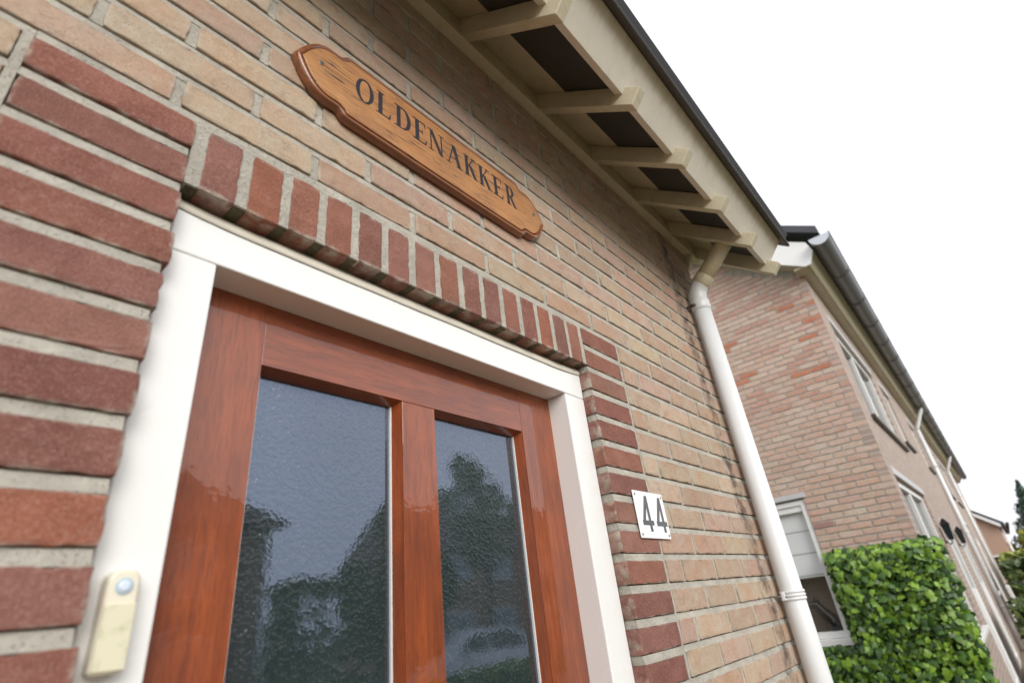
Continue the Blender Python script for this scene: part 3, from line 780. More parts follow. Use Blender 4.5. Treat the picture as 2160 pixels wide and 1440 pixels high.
# gable window: opening y from GWA to GWB
GWA, GWB, GWZ0, GWZ1 = .80, 1.72, -1.03, .245
for k in range(-34, 90):
    z0 = GZ + k * ROW
    if z0 - GZ > NSOF + .05 + 3.7 * ns: break
    y = NY + (0 if k % 2 else -.105); first = True
    ymax = 7.38
    yy0 = 0 if k * ROW < NSOF + .05 else (k * ROW - NSOF - .02) / ns
    while y < ymax:
        a, c = max(y, NY), y + .2
        y += .21
        if c - a < .03 or a < yy0 + NY - .02: continue
        zc = z0 - GZ + .026
        if GWZ0 - .06 < zc < GWZ1 + .05:
            if a < GWB and c > GWA:
                if a < GWA - .03: c = GWA - .004
                elif c > GWB + .03: a = GWB + .004
                else: continue
        if c < 1.35 and zc > -.42 and zc < 2.75:
            me, L0 = R.choice(nfull)
            o = ob('brick', me, nwall, (NX + R.uniform(-.001, .002), (a + c) / 2, z0 + .026), (0, (math.pi if R.random() < .5 else 0), -math.pi / 2), ((c - a) / L0, 1, 1))
            pal = R.choice(PINK); r_ = R.random()
            if 1.35 < zc < 2.4 and r_ < .09: pal = (.50, .22, .14)
            elif zc > 1.2 and r_ < .28: pal = (.50, .32, .26)
            elif r_ < .03: pal = (.38, .25, .23)
            o.color = (*jitter(pal, .05), 1)
        else: nfar.append((a, c, z0))
def nbox(b_, it):
    a, c, z = it; b_.box(NX, NX + .05, a, c, z, z + .052)
joined('gable_brickwork', nfar, 'nbrick_far', PINK, NB, nbox)
# front wall as panels round its openings (seen at a grazing angle)
def facade_mat():
    t = NT('pink_brick_facade'); g_ = t.node('ShaderNodeNewGeometry'); X, Y, Z = xyz(t, g_.outputs['Position'])
    cb = t.node('ShaderNodeCombineXYZ'); t.link(X, cb.inputs[0]); t.link(Z, cb.inputs[1])
    q = t.node('ShaderNodeTexBrick'); t.link(cb.outputs[0], q.inputs['Vector']); q.inputs['Scale'].default_value = 1
    q.inputs['Brick Width'].default_value = .21; q.inputs['Row Height'].default_value = ROW; q.inputs['Mortar Size'].default_value = .006
    q.inputs['Color1'].default_value = (.40, .31, .265, 1); q.inputs['Color2'].default_value = (.33, .25, .215, 1); q.inputs['Mortar'].default_value = (.46, .42, .37, 1)
    return t.out(q.outputs['Color'], .9, t.bump(q.outputs['Fac'], -.4, .004))
M['facade'] = facade_mat()
HOLES = [(6.85, 9.55, 1.04, 2.22), (10.25, 11.25, 1.26, 2.22), (13.6, 14.6, 1.26, 2.22), (16.2, 18.9, 1.04, 2.22), (20.2, 22.4, 1.04, 2.22), (25.5, 28, 1.04, 2.22),
         (6.55, 9.1, -1.22, .33), (9.85, 10.85, -2.12, -.02), (12.55, 13.55, -2.12, -.02), (16.2, 18.9, -1.22, .33), (20.2, 21.2, -2.12, -.02), (24, 27, -1.22, .33)]
xs = sorted({NX + .001, NXE} | {h[0] for h in HOLES} | {h[1] for h in HOLES}); zs = sorted({-GZ, NSOF + .1} | {h[2] for h in HOLES} | {h[3] for h in HOLES})
b = MB()
for i in range(len(xs) - 1):
    z_run = None
    for j in range(len(zs) - 1):
        cx, cz = (xs[i] + xs[i + 1]) / 2, (zs[j] + zs[j + 1]) / 2
        solid = not any(h[0] < cx < h[1] and h[2] < cz < h[3] for h in HOLES)
        if solid and z_run is None: z_run = zs[j]
        if z_run is not None and (not solid or j == len(zs) - 2):
            z1 = zs[j + 1] if solid else zs[j]
            b.box(xs[i], xs[i + 1], NY, NY + .10, GZ + z_run, GZ + z1); z_run = None
build(b, 'front_wall', 'facade', NB)
b = MB(); b.box(NX + .26, NXE, NY + .22, NY + .24, .02, GZ + NSOF); build(b, 'room_backing', 'dark', NB)
b = MB(); b.prism([(NY + .004, 0), (7.4, 0), (7.4, GZ + NSOF + .1), (3.7, GZ + NSOF + .1 + 3.7 * ns), (NY + .004, GZ + NSOF + .1)], 'x', NXE - .1, NXE - .004); build(b, 'far_gable_wall', 'facade', NB)
def front_window(h, door_=False):
    x0, x1, z0, z1 = h; fy = NY + (.0 if door_ else .05)
    b = MB(); fw = .13 if door_ else .07
    for a, c, d, e in ((x0, x0 + fw, z0, z1), (x1 - fw, x1, z0, z1), (x0 + fw, x1 - fw, z1 - fw, z1), (x0 + fw, x1 - fw, z0, z0 + fw)):
        b.bbox(a, c, fy - .015, fy + .06, GZ + d, GZ + e, .004, 1)
    f = build(b, 'door_surround' if door_ else 'window', 'white', NB)
    if door_:
        b = MB(); b.bbox(x0 + fw, x1 - fw, fy + .01, fy + .05, GZ + z0 + fw, GZ + z0 + 1.25, .004, 1); build(b, 'door_panel', 'white', f)
        b = MB(); b.box(x0 + fw, x1 - fw, fy + .02, fy + .04, GZ + z0 + 1.25, GZ + z1 - fw); build(b, 'pane', 'green_paint', f)
    else:
        b = MB(); mid = (x0 + x1) / 2
        if x1 - x0 > 1.5: b.bbox(mid - .04, mid + .04, fy - .01, fy + .055, GZ + z0 + fw, GZ + z1 - fw, .004, 1); build(b, 'window_mullion', 'white', f)
        b = MB(); b.box(x0 + fw, x1 - fw, fy + .03, fy + .04, GZ + z0 + fw, GZ + z1 - fw); build(b, 'pane', 'pane', f)
        b = MB(); b.bbox(x0 - .03, x1 + .03, NY - .045, NY + .05, GZ + z0 - .05, GZ + z0 - .002, .004, 1); build(b, 'sill', 'sill_dark' if z0 > 0 else 'white', f)
    b = MB(); b.bbox(x0 - .06, x1 + .06, NY - .012, NY + .02, GZ + z1 + .002, GZ + z1 + .085, .004, 1); build(b, 'lintel', 'lead', f)
for h in HOLES: front_window(h, h[2] < -2)
# gable window with blind
b = MB(); gx = NX + .03
for y0, y1, z0, z1 in ((GWA, GWA + .05, GWZ0, GWZ1 - .0), (GWB - .05, GWB, GWZ0, GWZ1), (GWA + .05, GWB - .05, GWZ1 - .055, GWZ1), (GWA + .05, GWB - .05, GWZ0, GWZ0 + .055)):
    b.bbox(gx - .015, gx + .06, y0, y1, GZ + z0, GZ + z1, .006, 2)
gw = build(b, 'window', 'white', NB)
b = MB(); b.bbox(gx + .0, gx + .05, GWA + .05, GWB - .05, GZ + GWZ1 - .115, GZ + GWZ1 - .0555, .006); build(b, 'sash', 'frame', gw)
b = MB(); b.bbox(NX - .05, NX + .06, GWA - .015, GWB + .015, GZ + GWZ0 - .062, GZ + GWZ0 - .002, .006); build(b, 'sill', 'white', gw)
b = MB(); b.bbox(NX - .012, NX + .05, GWA - .03, GWB + .03, GZ + GWZ1 + .012, GZ + GWZ1 + .065, .004); build(b, 'lintel', 'lead', gw)
b = MB(); b.box(NX + .0, NX + .04, GWA - .002, GWB + .002, GZ + GWZ1 + .0005, GZ + GWZ1 + .011); build(b, 'shadow_joint', 'zinc_dark', gw)
b = MB(); b.box(gx + .035, gx + .039, GWA + .04, GWB - .04, GZ + GWZ0 + .05, GZ + GWZ1 - .10); build(b, 'pane', 'clear', gw)
zb, zt_ = -.475, GWZ1 - .11
fold = [zt_, -.0785 + .02, -.272, zb]
for i in range(3):
    b = MB(); z1, z0 = fold[i] if i else zt_, fold[i + 1]
    b.prism([(gx + .047, GZ + z1), (gx + .053, GZ + z1), (gx + .050, GZ + z0 + .006), (gx + .042, GZ + z0 + .006)], 'y', GWA + .05, GWB - .05); build(b, 'blind_fold', 'blind', gw)
b = MB(); b.bbox(gx + .05, gx + .062, GWA + .05, GWB - .05, GZ + zb - .018, GZ + zb + .004, .003); build(b, 'blind_rail', 'blind', gw)
b = MB(); b.box(NX + .26, NX + .28, GWA - .1, GWB + .1, GZ + GWZ0 - .1, GZ + GWZ1); build(b, 'room_backing', plain('dim_room_wall', (.22, .19, .16), .9), gw)
# eaves of the terrace
EX0 = 6.0
b = MB(); b.box(EX0, NXE + .15, -.15, NY + .05, GZ + NSOF, GZ + NSOF + .02); build(b, 'soffit', 'eave', NB)
b = MB(); b.prism([(-.15, GZ + NSOF - .006), (-.132, GZ + NSOF - .012), (-.21, GZ + NSOF + .17), (-.235, GZ + NSOF + .17)], 'x', EX0, NXE + .15); build(b, 'fascia', 'eave2', NB)
# half-round gutter in lengths, with rims at the joints
gc, grad = Vector((0, -.345, GZ + NSOF + .215)), .105
GT_ = build
def gutter_run(x0, x1, name='gutter_length'):
    v = []; nn_ = 14
    for x in (x0, x1):
        for r_ in (grad, grad - .004):
            for i in range(nn_ + 1):
                a = math.pi + math.pi * i / nn_; v.append((x, gc.y + r_ * math.cos(a), gc.z + r_ * math.sin(a)))
    k = nn_ + 1; fs = []
    for i in range(nn_):
        fs.append((i, i + 1, 2 * k + i + 1, 2 * k + i)); fs.append((k + i, k + i + 1, 3 * k + i + 1, 3 * k + i))
        fs.append((i, i + 1, k + i + 1, k + i)); fs.append((2 * k + i, 2 * k + i + 1, 3 * k + i + 1, 3 * k + i))
    fs += [(0, k, 3 * k, 2 * k), (nn_, k + nn_, 3 * k + nn_, 2 * k + nn_)]
    b_ = MB(); b_.add(v, fs, False)
    b_.tube([(x0, gc.y - grad, gc.z + .004), (x1, gc.y - grad, gc.z + .004)], .009, 8)
    return build(b_, name, 'zinc', NB)
gx0 = 5.86; gl = 0
while gx0 < NXE:
    gx1 = gx0 + 1.0; g_ = gutter_run(gx0, min(gx1, NXE + .15))
    b = MB(); pts = [(gx1, gc.y + (grad + .004) * math.cos(math.pi + math.pi * i / 12), gc.z + (grad + .004) * math.sin(math.pi + math.pi * i / 12)) for i in range(13)]
    b.tube(pts, .010, 6); build(b, 'gutter_bracket', 'zinc', g_)
    gx0 = gx1
b = MB(); pts = [(gc.y + grad * math.cos(math.pi + math.pi * i / 14), gc.z + grad * math.sin(math.pi + math.pi * i / 14)) for i in range(15)]
b.prism(pts, 'x', 5.858, 5.868); build(b, 'gutter_end', plain('bright_zinc', (.55, .57, .60), .4, .6), NB)
# roof and white verge
zr0 = GZ + NSOF + .265
rp = [(-.36, zr0 + .02), (3.7, zr0 + .02 + 4.06 * ns), (7.8, zr0 + .02), (7.8, zr0 + .12), (3.7, zr0 + .12 + 4.06 * ns), (-.36, zr0 + .12)]
b = MB(); b.prism(rp, 'x', EX0 - .08, NXE + .2); build(b, 'roof', 'roof', NB)
b = MB(); b.prism([(-.235, GZ + NSOF + .14), (-.16, GZ + NSOF - .01), (-.10, GZ + NSOF - .01), (3.7, GZ + NSOF + .01 + 3.85 * ns), (3.7, GZ + NSOF + .25 + 3.85 * ns), (-.20, GZ + NSOF + .27)], 'x', EX0 - .03, EX0 - .002); build(b, 'verge_board', 'white', NB)
b = MB(); b.prism([(-.10, GZ + NSOF + .0), (3.7, GZ + NSOF + .02 + 3.85 * ns), (3.7, GZ + NSOF + .06 + 3.85 * ns), (-.10, GZ + NSOF + .04)], 'x', EX0, NX + .01); build(b, 'verge_soffit', 'eave', NB)

def wall_pipe(x, label):
    T = thing('wall_downpipe', label, 'drainpipe', 'downpipes on the terrace front')
    y = NY - .055; z = GZ + 2.30
    b_ = MB(); b_.tube([(x, y, .05), (x, y, z)], .045, 12); build(b_, 'pipe', 'pvc', T)
    b_ = MB(); b_.tube([(x, y, z - .02), (x, y - .02, z + .05), (x, gc.y + .05, gc.z - .16), (x, gc.y + .02, gc.z - .08)], .045, 12); build(b_, 'elbow', 'pvc', T)
    for zz in (.8, 2.2, 3.6):
        b_ = MB(); b_.tube([(x, y, zz - .02), (x, y, zz + .02)], .052, 12); build(b_, 'pipe_clip', 'pvc', T)
wall_pipe(15.1, 'nearer white downpipe on the terrace front, beyond the dark sills')
wall_pipe(23.4, 'farther white downpipe near the far end of the terrace front')

def lantern(x, label):
    T = thing('wall_lantern', label, 'lamp', 'lanterns on the terrace front', loc=(x, NY, GZ - .20)); T.scale = (.45, .45, .72)
    b_ = MB(); b_.bbox(-.05, .05, -.03, 0, -.12, .16, .004, 1); build(b_, 'wall_plate', 'black', T)
    b_ = MB(); b_.tube([(0, -.02, -.06), (0, -.10, -.14), (0, -.17, -.10), (0, -.17, -.04)], .014, 8); build(b_, 'bracket', 'black', T)
    def fr(z0, r0, z1, r1, nm, mt):
        q = MB(); v_ = [(sx * r, -.17 + sy * r, z) for z, r in ((z0, r0), (z1, r1)) for sx, sy in ((-1, -1), (1, -1), (1, 1), (-1, 1))]
        q.add(v_, [(0, 1, 2, 3), (4, 5, 6, 7)] + [(i, (i + 1) % 4, 4 + (i + 1) % 4, 4 + i) for i in range(4)]); return build(q, nm, mt, T)
    fr(-.05, .055, .20, .10, 'glass_body', 'green_paint'); fr(.20, .125, .30, .03, 'cap', 'black'); fr(-.065, .06, -.05, .06, 'base_ring', 'black')
    for sx, sy in ((-1, -1), (1, -1), (1, 1), (-1, 1)):
        q = MB(); q.tube([(sx * .058, -.17 + sy * .058, -.05), (sx * .103, -.17 + sy * .103, .20)], .009, 6); build(q, 'glazing_bar', 'black', T)
lantern(9.15, 'nearer black lantern on the terrace front beside the first front door')
lantern(11.7, 'farther black lantern on the terrace front beside the second front door')

# ------------------------------------------------------------------ ivy
IV = thing('ivy', 'dense glossy green ivy covering the foot of the pink brick gable', 'climbing plant')
def leaf_mesh(name, s, mat, seed):
    rr = random.Random(seed)
    o = [(0, 0), (.26, -.14), (.50, .06), (.42, .27), (.45, .50), (.24, .66), (0, 1.0), (-.24, .66), (-.45, .50), (-.42, .27), (-.50, .06), (-.26, -.14)]
    v = [((x + rr.uniform(-.04, .04)) * s, (abs(x) * .30 + (z - .3) ** 2 * .25) * s, (z - .3 + rr.uniform(-.04, .04)) * s) for x, z in o]
    v.append((0, -.02 * s, .12 * s)); c = len(o)
    b_ = MB(); b_.add(v, [(i, (i + 1) % c, c) for i in range(c)], True); return b_.mesh(name, mat)
lvs = [leaf_mesh('ivy_leaf_%s' % 'abcde'[i], .063, 'ivy', 200 + i) for i in range(5)]
rI = random.Random(7)
def ivy_pos():
    """surface point and outward normal on the lumpy ivy mass (thick on the gable, rolling round the corner)"""
    while True:
        z = rI.uniform(-2.1, -.295); y = rI.uniform(-.185 + max(0, (-.6 - z)) * .07, 2.0)
        if y > .775 and z > -1.10: continue
        topfall = max(0, (z + .40) / .11)
        th = .24 + .07 * noise.noise(Vector((y * 3, z * 3, 1))) - .16 * topfall ** 2
        if y < -.02: th = th - ((-.02 - y) / .25) ** 2 * .30
        if y > .70 and z > -1.2: th *= .55
        low = 0
        return y, z, th, topfall
def rnd_leaf(n_):
    out = []
    for _ in range(n_):
        y, z, th, tf = ivy_pos(); d = rI.random() ** .6
        x = NX - th + (1 - d) * min(th, .16) * 1.0
        nrm = Vector((-1, -max(0, (.02 - y)) * 3.2, .30 + tf * 1.2)) + Vector((rI.uniform(-.6, .6), rI.uniform(-.85, .85), rI.uniform(-.6, .7)))
        out.append((Vector((x, y, GZ + z)), nrm.normalized(), rI.choice((.5, .7, .9, 1.0, 1.25)) * rI.uniform(.85, 1.15), rI.uniform(-1.1, 1.1), d))
    return out
def leaf_matrix(p, nrm, s, roll):
    # leaf front (-y local) along nrm, tip (+z local) hangs down
    f = nrm; dn = Vector((0, 0, -1)); tz = (dn - f * dn.dot(f)).normalized(); tx = (-f).cross(tz) * 1.0
    m_ = Matrix((tx, -f, tz)).transposed().to_4x4()
    m_ = m_ @ Matrix.Rotation(roll, 4, 'Y') @ Matrix.Scale(s, 4); m_.translation = p; return m_
vis = [q for q in rnd_leaf(6400)]
front = sorted(vis, key=lambda q: -(q[4] + (.5 if q[0].y < 1.0 and q[0].z > GZ - 1.7 else 0)))[:300]
fset = set(id(q) for q in front)
for q in front:
    o = bpy.data.objects.new('leaf', rI.choice(lvs)); COL.objects.link(o); o.parent = IV; o.matrix_world = leaf_matrix(q[0], q[1], q[2] * 1.05, q[3])
def join_leaves(name, lst, mat, parent, src, scale=1.0):
    b_ = MB()
    base = [[tuple(v_.co) for v_ in me.vertices] for me in src]; faces = [[tuple(p.vertices) for p in me.polygons] for me in src]
    for q in lst:
        i = rI.randrange(len(src)); m_ = leaf_matrix(q[0], q[1], q[2] * scale, q[3]); b_.add([m_ @ Vector(c) for c in base[i]], faces[i], True)
    me = bpy.data.meshes.new(name); me.from_pydata(b_.v, [], b_.f); me.polygons.foreach_set('use_smooth', b_.sm); me.materials.append(M[mat])
    return ob(name, me, parent)
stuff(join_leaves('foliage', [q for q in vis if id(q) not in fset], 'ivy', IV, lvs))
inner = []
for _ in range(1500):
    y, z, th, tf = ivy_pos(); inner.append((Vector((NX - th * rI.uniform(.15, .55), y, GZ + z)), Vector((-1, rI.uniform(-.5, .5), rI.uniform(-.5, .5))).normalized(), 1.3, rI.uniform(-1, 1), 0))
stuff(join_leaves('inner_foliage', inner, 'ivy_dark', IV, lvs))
for i in range(6):
    y = -.1 + i * .2; b = MB(); b.tube([(NX - .03, y, .02), (NX - .06, y + .05, .6), (NX - .04, y - .03, 1.1 if y > .7 else 1.6)], [.02, .014, .006], 6); build(b, 'stem', 'stem', IV)

# ------------------------------------------------------------------ things farther down the street
def crown(n_, c, r, rr, nc=16):
    out = []
    cl = [(Vector((rr.gauss(0, .45), rr.gauss(0, .45), rr.uniform(-.8, .9))), rr.uniform(.25, .5)) for _ in range(nc)]
    for _ in range(n_):
        cc, cr_ = rr.choice(cl); d = Vector((rr.gauss(0, 1), rr.gauss(0, 1), rr.gauss(0, 1))).normalized() * cr_ * rr.random() ** .4
        p = cc + d; p = Vector((p.x * r[0] * .8, p.y * r[1] * .8, p.z * r[2] * .78)) + Vector(c)
        out.append((p, Vector((rr.gauss(0, 1), rr.gauss(0, 1), rr.gauss(.4, 1))).normalized(), rr.uniform(.7, 1.4), rr.uniform(-3, 3), 0))
    return out
lv_big = [leaf_mesh('broad_leaf_%s' % 'abc'[i], .22, 'tree', 300 + i) for i in range(3)]
def cone_crown(n_, base, top, rad_, rr):
    out = []
    for _ in range(n_):
        t = rr.random() ** 1.6; a = rr.uniform(0, 6.283); tier = .75 + .25 * math.sin(t * 40 + a * 2)
        rr_ = rad_ * (1 - t) * tier * rr.random() ** .45 + .05
        p = Vector((base[0] + rr_ * math.cos(a), base[1] + rr_ * math.sin(a), base[2] + .3 + (top - base[2] - .3) * t + rr.gauss(0, .1)))
        out.append((p, Vector((math.cos(a), math.sin(a), rr.gauss(.2, .6))).normalized(), rr.uniform(.5, 1.3), rr.uniform(-1, 1), 0))
    return out
def tree(name, label, base, top, r, n_, mat, seed, cat='tree', group=None, trunk=.10, scale=1.0, nc=16):
    rr = random.Random(seed); T = thing(name, label, cat, group, loc=(0, 0, 0)); x, y, z0 = base
    b_ = MB(); h_ = top - z0; b_.tube([(x, y, z0), (x + .03 * h_, y, z0 + h_ * .45), (x, y + .02 * h_, z0 + h_ * .85)], [trunk, trunk * .7, trunk * .25], 8)
    for _ in range(7):
        a = rr.uniform(0, 6.28); zz = z0 + h_ * rr.uniform(.35, .7); b_.tube([(x, y, zz), (x + math.cos(a) * r[0] * .5, y + math.sin(a) * r[1] * .5, zz + h_ * .15)], [trunk * .4, trunk * .1], 6)
    build(b_, 'trunk', 'bark', T)
    cz = top - r[2]
    stuff(join_leaves('crown', cone_crown(n_, base, top, r[0], rr) if nc > 50 else crown(n_, (x, y, cz), r, rr, nc), mat, T, lv_big, scale)); return T
def mound(name, label, x0, x1, y0, y1, z1, n_, mat, seed, cat, scale=.8, z0=.0):
    rr = random.Random(seed); T = thing(name, label, cat); L = []
    for _ in range(n_):
        f = rr.random(); x, y, z = rr.uniform(x0, x1), rr.uniform(y0, y1), z0 + (z1 - z0) * rr.random()
        s = rr.choice('tttfblr')
        if s == 't': z = z1 + rr.uniform(-.08, .03)
        elif s == 'f': y = y0 + rr.uniform(-.03, .08)
        elif s == 'b': y = y1 - rr.uniform(-.03, .08)
        elif s == 'l': x = x0 + rr.uniform(-.03, .08)
        else: x = x1 - rr.uniform(-.03, .08)
        L.append((Vector((x, y, z)), Vector((rr.gauss(-.5, 1), rr.gauss(0, 1), rr.gauss(.6, 1))).normalized(), rr.uniform(.6, 1.2), rr.uniform(-3, 3), 0))
    stuff(join_leaves('foliage', L, mat, T, lv_big, scale))
    b_ = MB()
    for i in range(5):
        x = x0 + (x1 - x0) * (i + .5) / 5; b_.tube([(x, (y0 + y1) / 2, z0), (x + .05, (y0 + y1) / 2, z0 + (z1 - z0) * .7)], [.03, .01], 6)
    build(b_, 'stems', 'bark', T); return T
# far gable house
FH = thing('gabled_house', 'low orange brick gable house far down the street behind the terrace', 'house')
fx = 36
M['orange'] = plain('orange_brick', (.50, .33, .25), .9, 0, 40, .3)
ey, ez = -.68, 3.02
b = MB(); b.prism([(ey, 0), (5, 0), (5, ez), (2.2, ez + 2.88 * .80), (ey, ez)], 'x', fx, fx + 14); build(b, 'wall', 'orange', FH)
b = MB(); b.prism([(ey - .25, ez - .02), (2.2, ez + 2.88 * .80 + .10), (5.2, ez + .0), (5.2, ez + .16), (2.2, ez + 2.88 * .80 + .30), (ey - .25, ez + .16)], 'x', fx - .2, fx + 14.2); build(b, 'roof', 'roof', FH)
b = MB(); b.prism([(ey - .1, ez - .06), (2.2, ez + 2.88 * .80 + .0), (2.2, ez + 2.88 * .80 + .17), (ey - .1, ez + .11)], 'x', fx - .24, fx - .205); build(b, 'verge_board', 'white', FH)
b = MB(); b.tube([(fx - .3, ey - .35, ez + .06), (fx + 14, ey - .35, ez + .06)], .08, 8); build(b, 'gutter', 'zinc_dark', FH)
b = MB(); b.tube([(fx + .4, ey - .07, .05), (fx + .4, ey - .07, ez)], .05, 8); build(b, 'downpipe', 'white', FH)
for z in (1.3,):
    b = MB(); b.bbox(fx - .03, fx + .02, -.35, .35, z - .5, z + .5, .005, 1); wq = build(b, 'window', 'white', FH)
    b = MB(); b.box(fx - .04, fx - .033, -.28, .28, z - .43, z + .43); build(b, 'pane', 'pane', wq)
tree('conifer_tree', 'tall dark conifer at the right edge beyond the terrace', (44, -2.5, 0), 5.4, (2.9, 2.9, 2.7), 9000, 'conifer', 5, scale=.8, nc=70)
tree('yellow_shrub', 'yellow green bushy shrub beside the far conifer', (40, -1.35, 0), 2.9, (.9, .8, 1.2), 900, 'yellow_leaf', 6, cat='shrub', trunk=.06, scale=1.2)
mound('clipped_hedge', 'clipped green hedge across the far front gardens', 18.5, 19.6, -1.6, -.36, 1.5, 1600, 'tree', 8, 'hedge', .8)
mound('yellow_hedge', 'bright yellow green hedge top behind the clipped hedge', 22, 23, -1.8, -.38, 1.7, 900, 'yellow_leaf', 9, 'hedge', .8)
HY = mound('flowering_shrub', 'loose garden shrub with pale flowers beside the terrace path', 10.9, 12.2, -1.0, -.34, 1.0, 1100, 'tree', 10, 'shrub', .6)
L = []; rr = random.Random(3)
for _ in range(22):
    c = Vector((rr.uniform(10.8, 11.2), rr.uniform(-.75, -.36), rr.uniform(.45, 1.02)))
    for _ in range(5): L.append((c + Vector((rr.gauss(0, .03), rr.gauss(0, .03), rr.gauss(0, .03))), Vector((-1, rr.gauss(0, .6), rr.gauss(.3, .6))).normalized(), .3, rr.uniform(-3, 3), 0))
stuff(join_leaves('flowers', L, 'flower', HY, lv_big, .9))
GBn = thing('garden_bench', 'small white slatted garden bench by the hedge in the distance', 'bench', loc=(15.0, -.52, .03))
for i in range(3): b = MB(); b.bbox(-.25, .25, -.20 + i * .13, -.10 + i * .13, .42, .45, .004, 1); build(b, 'seat_slat', 'white', GBn)
for i in range(3): b = MB(); b.bbox(-.25, .25, .20, .23, .62 + i * .18, .76 + i * .18, .004, 1); build(b, 'back_slat', 'white', GBn)
for x in (-.23, .23):
    for y in (-.18, .19): b = MB(); b.bbox(x - .02, x + .02, y - .02, y + .02, 0, 1.12 if y > 0 else .42, .004, 1); build(b, 'leg', 'white', GBn)
# dark figurine behind the gable window
FG = thing('window_figurine', 'dark animal figurine on the sill inside the gable window', 'ornament', loc=(NX + .12, 1.02, GZ + GWZ0 + .055))
b = MB(); b.tube([(0, -.10, 0), (0, -.08, .10), (0, -.02, .17), (0, .02, .23), (0, .06, .24), (0, .11, .225)], [.07, .065, .05, .042, .034, .012], 10); build(b, 'body', 'black', FG)
for y in (.0, .03): b = MB(); b.tube([(0, y, .25), (.01, y - .01, .31)], [.018, .003], 6); build(b, 'ear', 'black', FG)

# ------------------------------------------------------------------ across the street (mirrored in the door glass)
OH = thing('opposite_house', 'brown brick house with dark roof across the street, mirrored in the door glass', 'house')
M['sky_pane'] = NT('sky_toned_glass').out((.34, .38, .43), .08)  # sky brightness painted into the pane colour so the mirrored windows show
M['brown'] = plain('brown_brick', (.33, .20, .15), .9, 0, 40, .4)
ox0, ox1, oy, oz = -6, 7.55, -14.8, 4.75
b = MB(); b.box(ox0, ox1, oy - 8, oy, 0, oz); build(b, 'wall', 'brown', OH)
b = MB(); b.v = []; hv = [(ox0 - .4, oy + .4, oz), (ox1 + .4, oy + .4, oz), (ox1 + .4, oy - 8.4, oz), (ox0 - .4, oy - 8.4, oz), (ox0 + 3.5, oy - 4, oz + 3.2), (ox1 - 3.5, oy - 4, oz + 3.2)]
b.add(hv, [(0, 1, 5, 4), (1, 2, 5), (2, 3, 4, 5), (3, 0, 4), (0, 3, 2, 1)]); build(b, 'roof', 'rooft', OH)
b = MB(); b.tube([(ox1 - .12, oy + .08, .05), (ox1 - .12, oy + .08, oz - .1)], .06, 8); build(b, 'downpipe', 'white', OH)
for x, z, ww, hh in ((5.3, 3.6, 1.5, 1.3), (1.5, 3.6, 1.5, 1.3), (5.2, 1.3, 2.2, 1.6), (1.0, 1.3, 2.2, 1.6)):
    b = MB(); b.bbox(x - ww / 2, x + ww / 2, oy - .02, oy + .06, z - hh / 2, z + hh / 2, .01, 1); wq = build(b, 'window', 'white', OH)
    for s_ in (-1, 1): b = MB(); b.box(x + s_ * ww / 4 - ww / 4 + .07, x + s_ * ww / 4 + ww / 4 - .07, oy + .061, oy + .07, z - hh / 2 + .09, z + hh / 2 - .09); build(b, 'pane', 'sky_pane', wq)
OH2 = thing('opposite_terrace', 'long grey brown terrace behind the trees across the street, mirrored in the glass', 'house')
b = MB(); b.box(19.2, 46, -29, -21, 0, 5.2); build(b, 'wall', 'brown', OH2)
b = MB(); b.prism([(-29.4, 5.2), (-20.6, 5.2), (-25, 8.2)], 'x', 18.9, 46.3); build(b, 'roof', 'rooft', OH2)
for i in range(8):
    x = 20.8 + i * 3.2
    for z in (1.6, 4.3):
        b = MB(); b.bbox(x - .9, x + .9, -21.05, -20.93, z - .65, z + .65, .01, 1); wq = build(b, 'window', 'white', OH2)
        b = MB(); b.box(x - .8, x + .8, -20.929, -20.92, z - .55, z + .55); build(b, 'pane', 'sky_pane', wq)
tree('garden_tree', 'broad dense dark tree across the street, mirrored in the left pane', (10.3, -12.6, 0), 5.4, (1.5, 1.4, 2.5), 4200, 'tree', 21, scale=1.3, trunk=.2)
tree('street_tree', 'light airy street tree across the road, mirrored in the right pane', (13.2, -11.9, 0), 6.8, (1.9, 1.4, 2.0), 1500, 'tree', 22, scale=.75, trunk=.13)
mound('garden_hedge', 'leafy hedge across the street, mirrored low in the left pane', 5.6, 9.2, -10.6, -9.7, 2.7, 2600, 'tree', 23, 'hedge', 1.0)
mound('front_hedge', 'low green hedge along our front garden, mirrored in the door glass', 3.0, 12.5, -3.06, -2.66, 1.24, 4000, 'ivy', 24, 'hedge', .5)
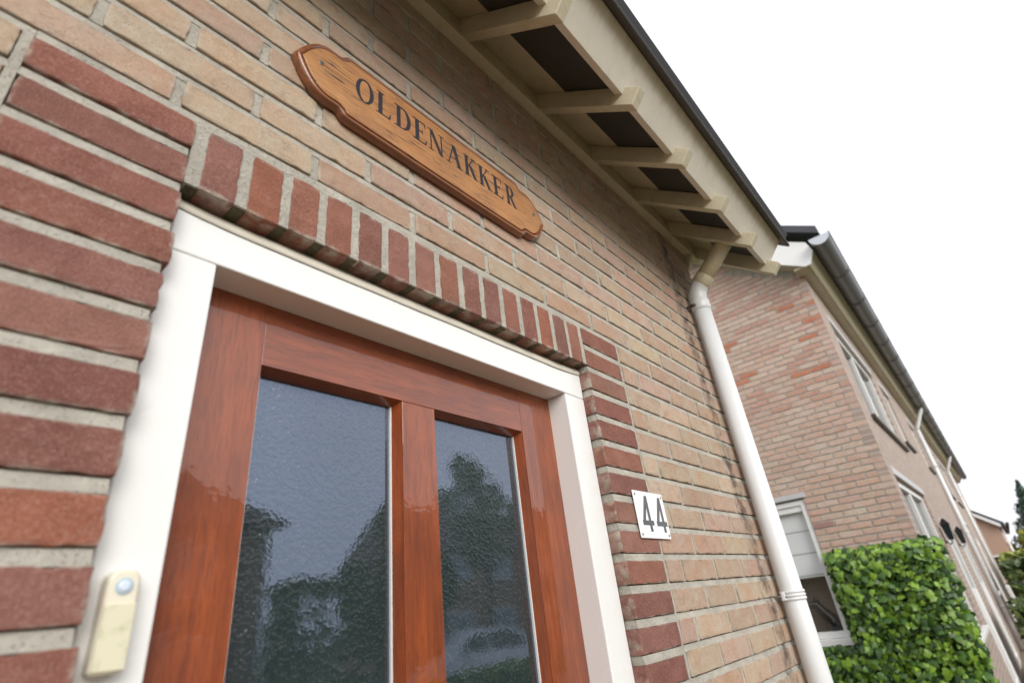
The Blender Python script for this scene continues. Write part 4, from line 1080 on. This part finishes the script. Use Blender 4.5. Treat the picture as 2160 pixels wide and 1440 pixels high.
# parked car
CAR = thing('parked_car', 'white hatchback parked across the street, mirrored low in the right pane', 'car', loc=(10.05, -9.9, .012))
side_ = [(-2.0, .30), (2.0, .30), (2.05, .55), (2.02, .95), (1.85, 1.02), (1.62, 1.33), (1.2, 1.47), (.2, 1.52), (-.35, 1.46), (-1.05, 1.02), (-1.75, .88), (-2.05, .70), (-2.08, .45)]
def car_sec(k):   # narrower towards the roof
    return [(x, (.84 if z < 1.0 else .84 - (z - 1.0) * .42) * k, z) for x, z in side_]
v = car_sec(1) + car_sec(-1); n = len(side_)
b = MB(); bm = bmesh.new(); vs = [bm.verts.new(q) for q in v]
bm.faces.new(vs[:n][::-1]); bm.faces.new(vs[n:])
for i in range(n): bm.faces.new([vs[i], vs[(i + 1) % n], vs[n + (i + 1) % n], vs[n + i]])
bmesh.ops.recalc_face_normals(bm, faces=bm.faces); bmesh.ops.bevel(bm, geom=[e for e in bm.edges], offset=.06, segments=3, affect='EDGES')
b.bm(bm, True); build(b, 'body', NT('white_car_paint').out((.72, .73, .74), .3, Coat_Weight=1.), CAR)
for poly in ([(.25, 1.04), (1.55, 1.04), (1.42, 1.27), (1.12, 1.40), (.25, 1.43)], [(-.85, 1.04), (.15, 1.04), (.15, 1.43), (-.28, 1.38)]):
    for s_ in (-1, 1):
        b = MB(); v = [(x, s_ * (.846 - (z - 1.0) * .42 + .004), z) for x, z in poly] + [(x, s_ * (.80 - (z - 1.0) * .42), z) for x, z in poly]; k = len(poly)
        b.add(v, [tuple(range(k)), tuple(range(k, 2 * k))] + [(i, (i + 1) % k, k + (i + 1) % k, k + i) for i in range(k)]); build(b, 'side_window', 'pane', CAR)
for x in (-1.3, 1.25):
    for s_ in (-1, 1):
        b = MB(); b.tube([(x, s_ * .66, .31), (x, s_ * .87, .31)], .31, 24); wq = build(b, 'wheel', 'zinc_dark', CAR)
        b = MB(); b.tube([(x, s_ * .86, .31), (x, s_ * .885, .31)], .19, 20); build(b, 'rim', 'zinc', wq)
for s_ in (-1, 1):
    b = MB(); b.bbox(-2.08, -1.9, s_ * .58 - .18, s_ * .58 + .18, .62, .78, .03); build(b, 'headlight', 'enamel', CAR)
    b = MB(); b.bbox(1.93, 2.06, s_ * .66 - .1, s_ * .66 + .1, .7, .98, .02); build(b, 'tail_light', plain('red_lens', (.4, .02, .02), .2), CAR)
    b = MB(); b.bbox(-.72, -.60, s_ * .95 - .08, s_ * .95 + .08, .98, 1.10, .02); build(b, 'mirror', 'enamel', CAR)
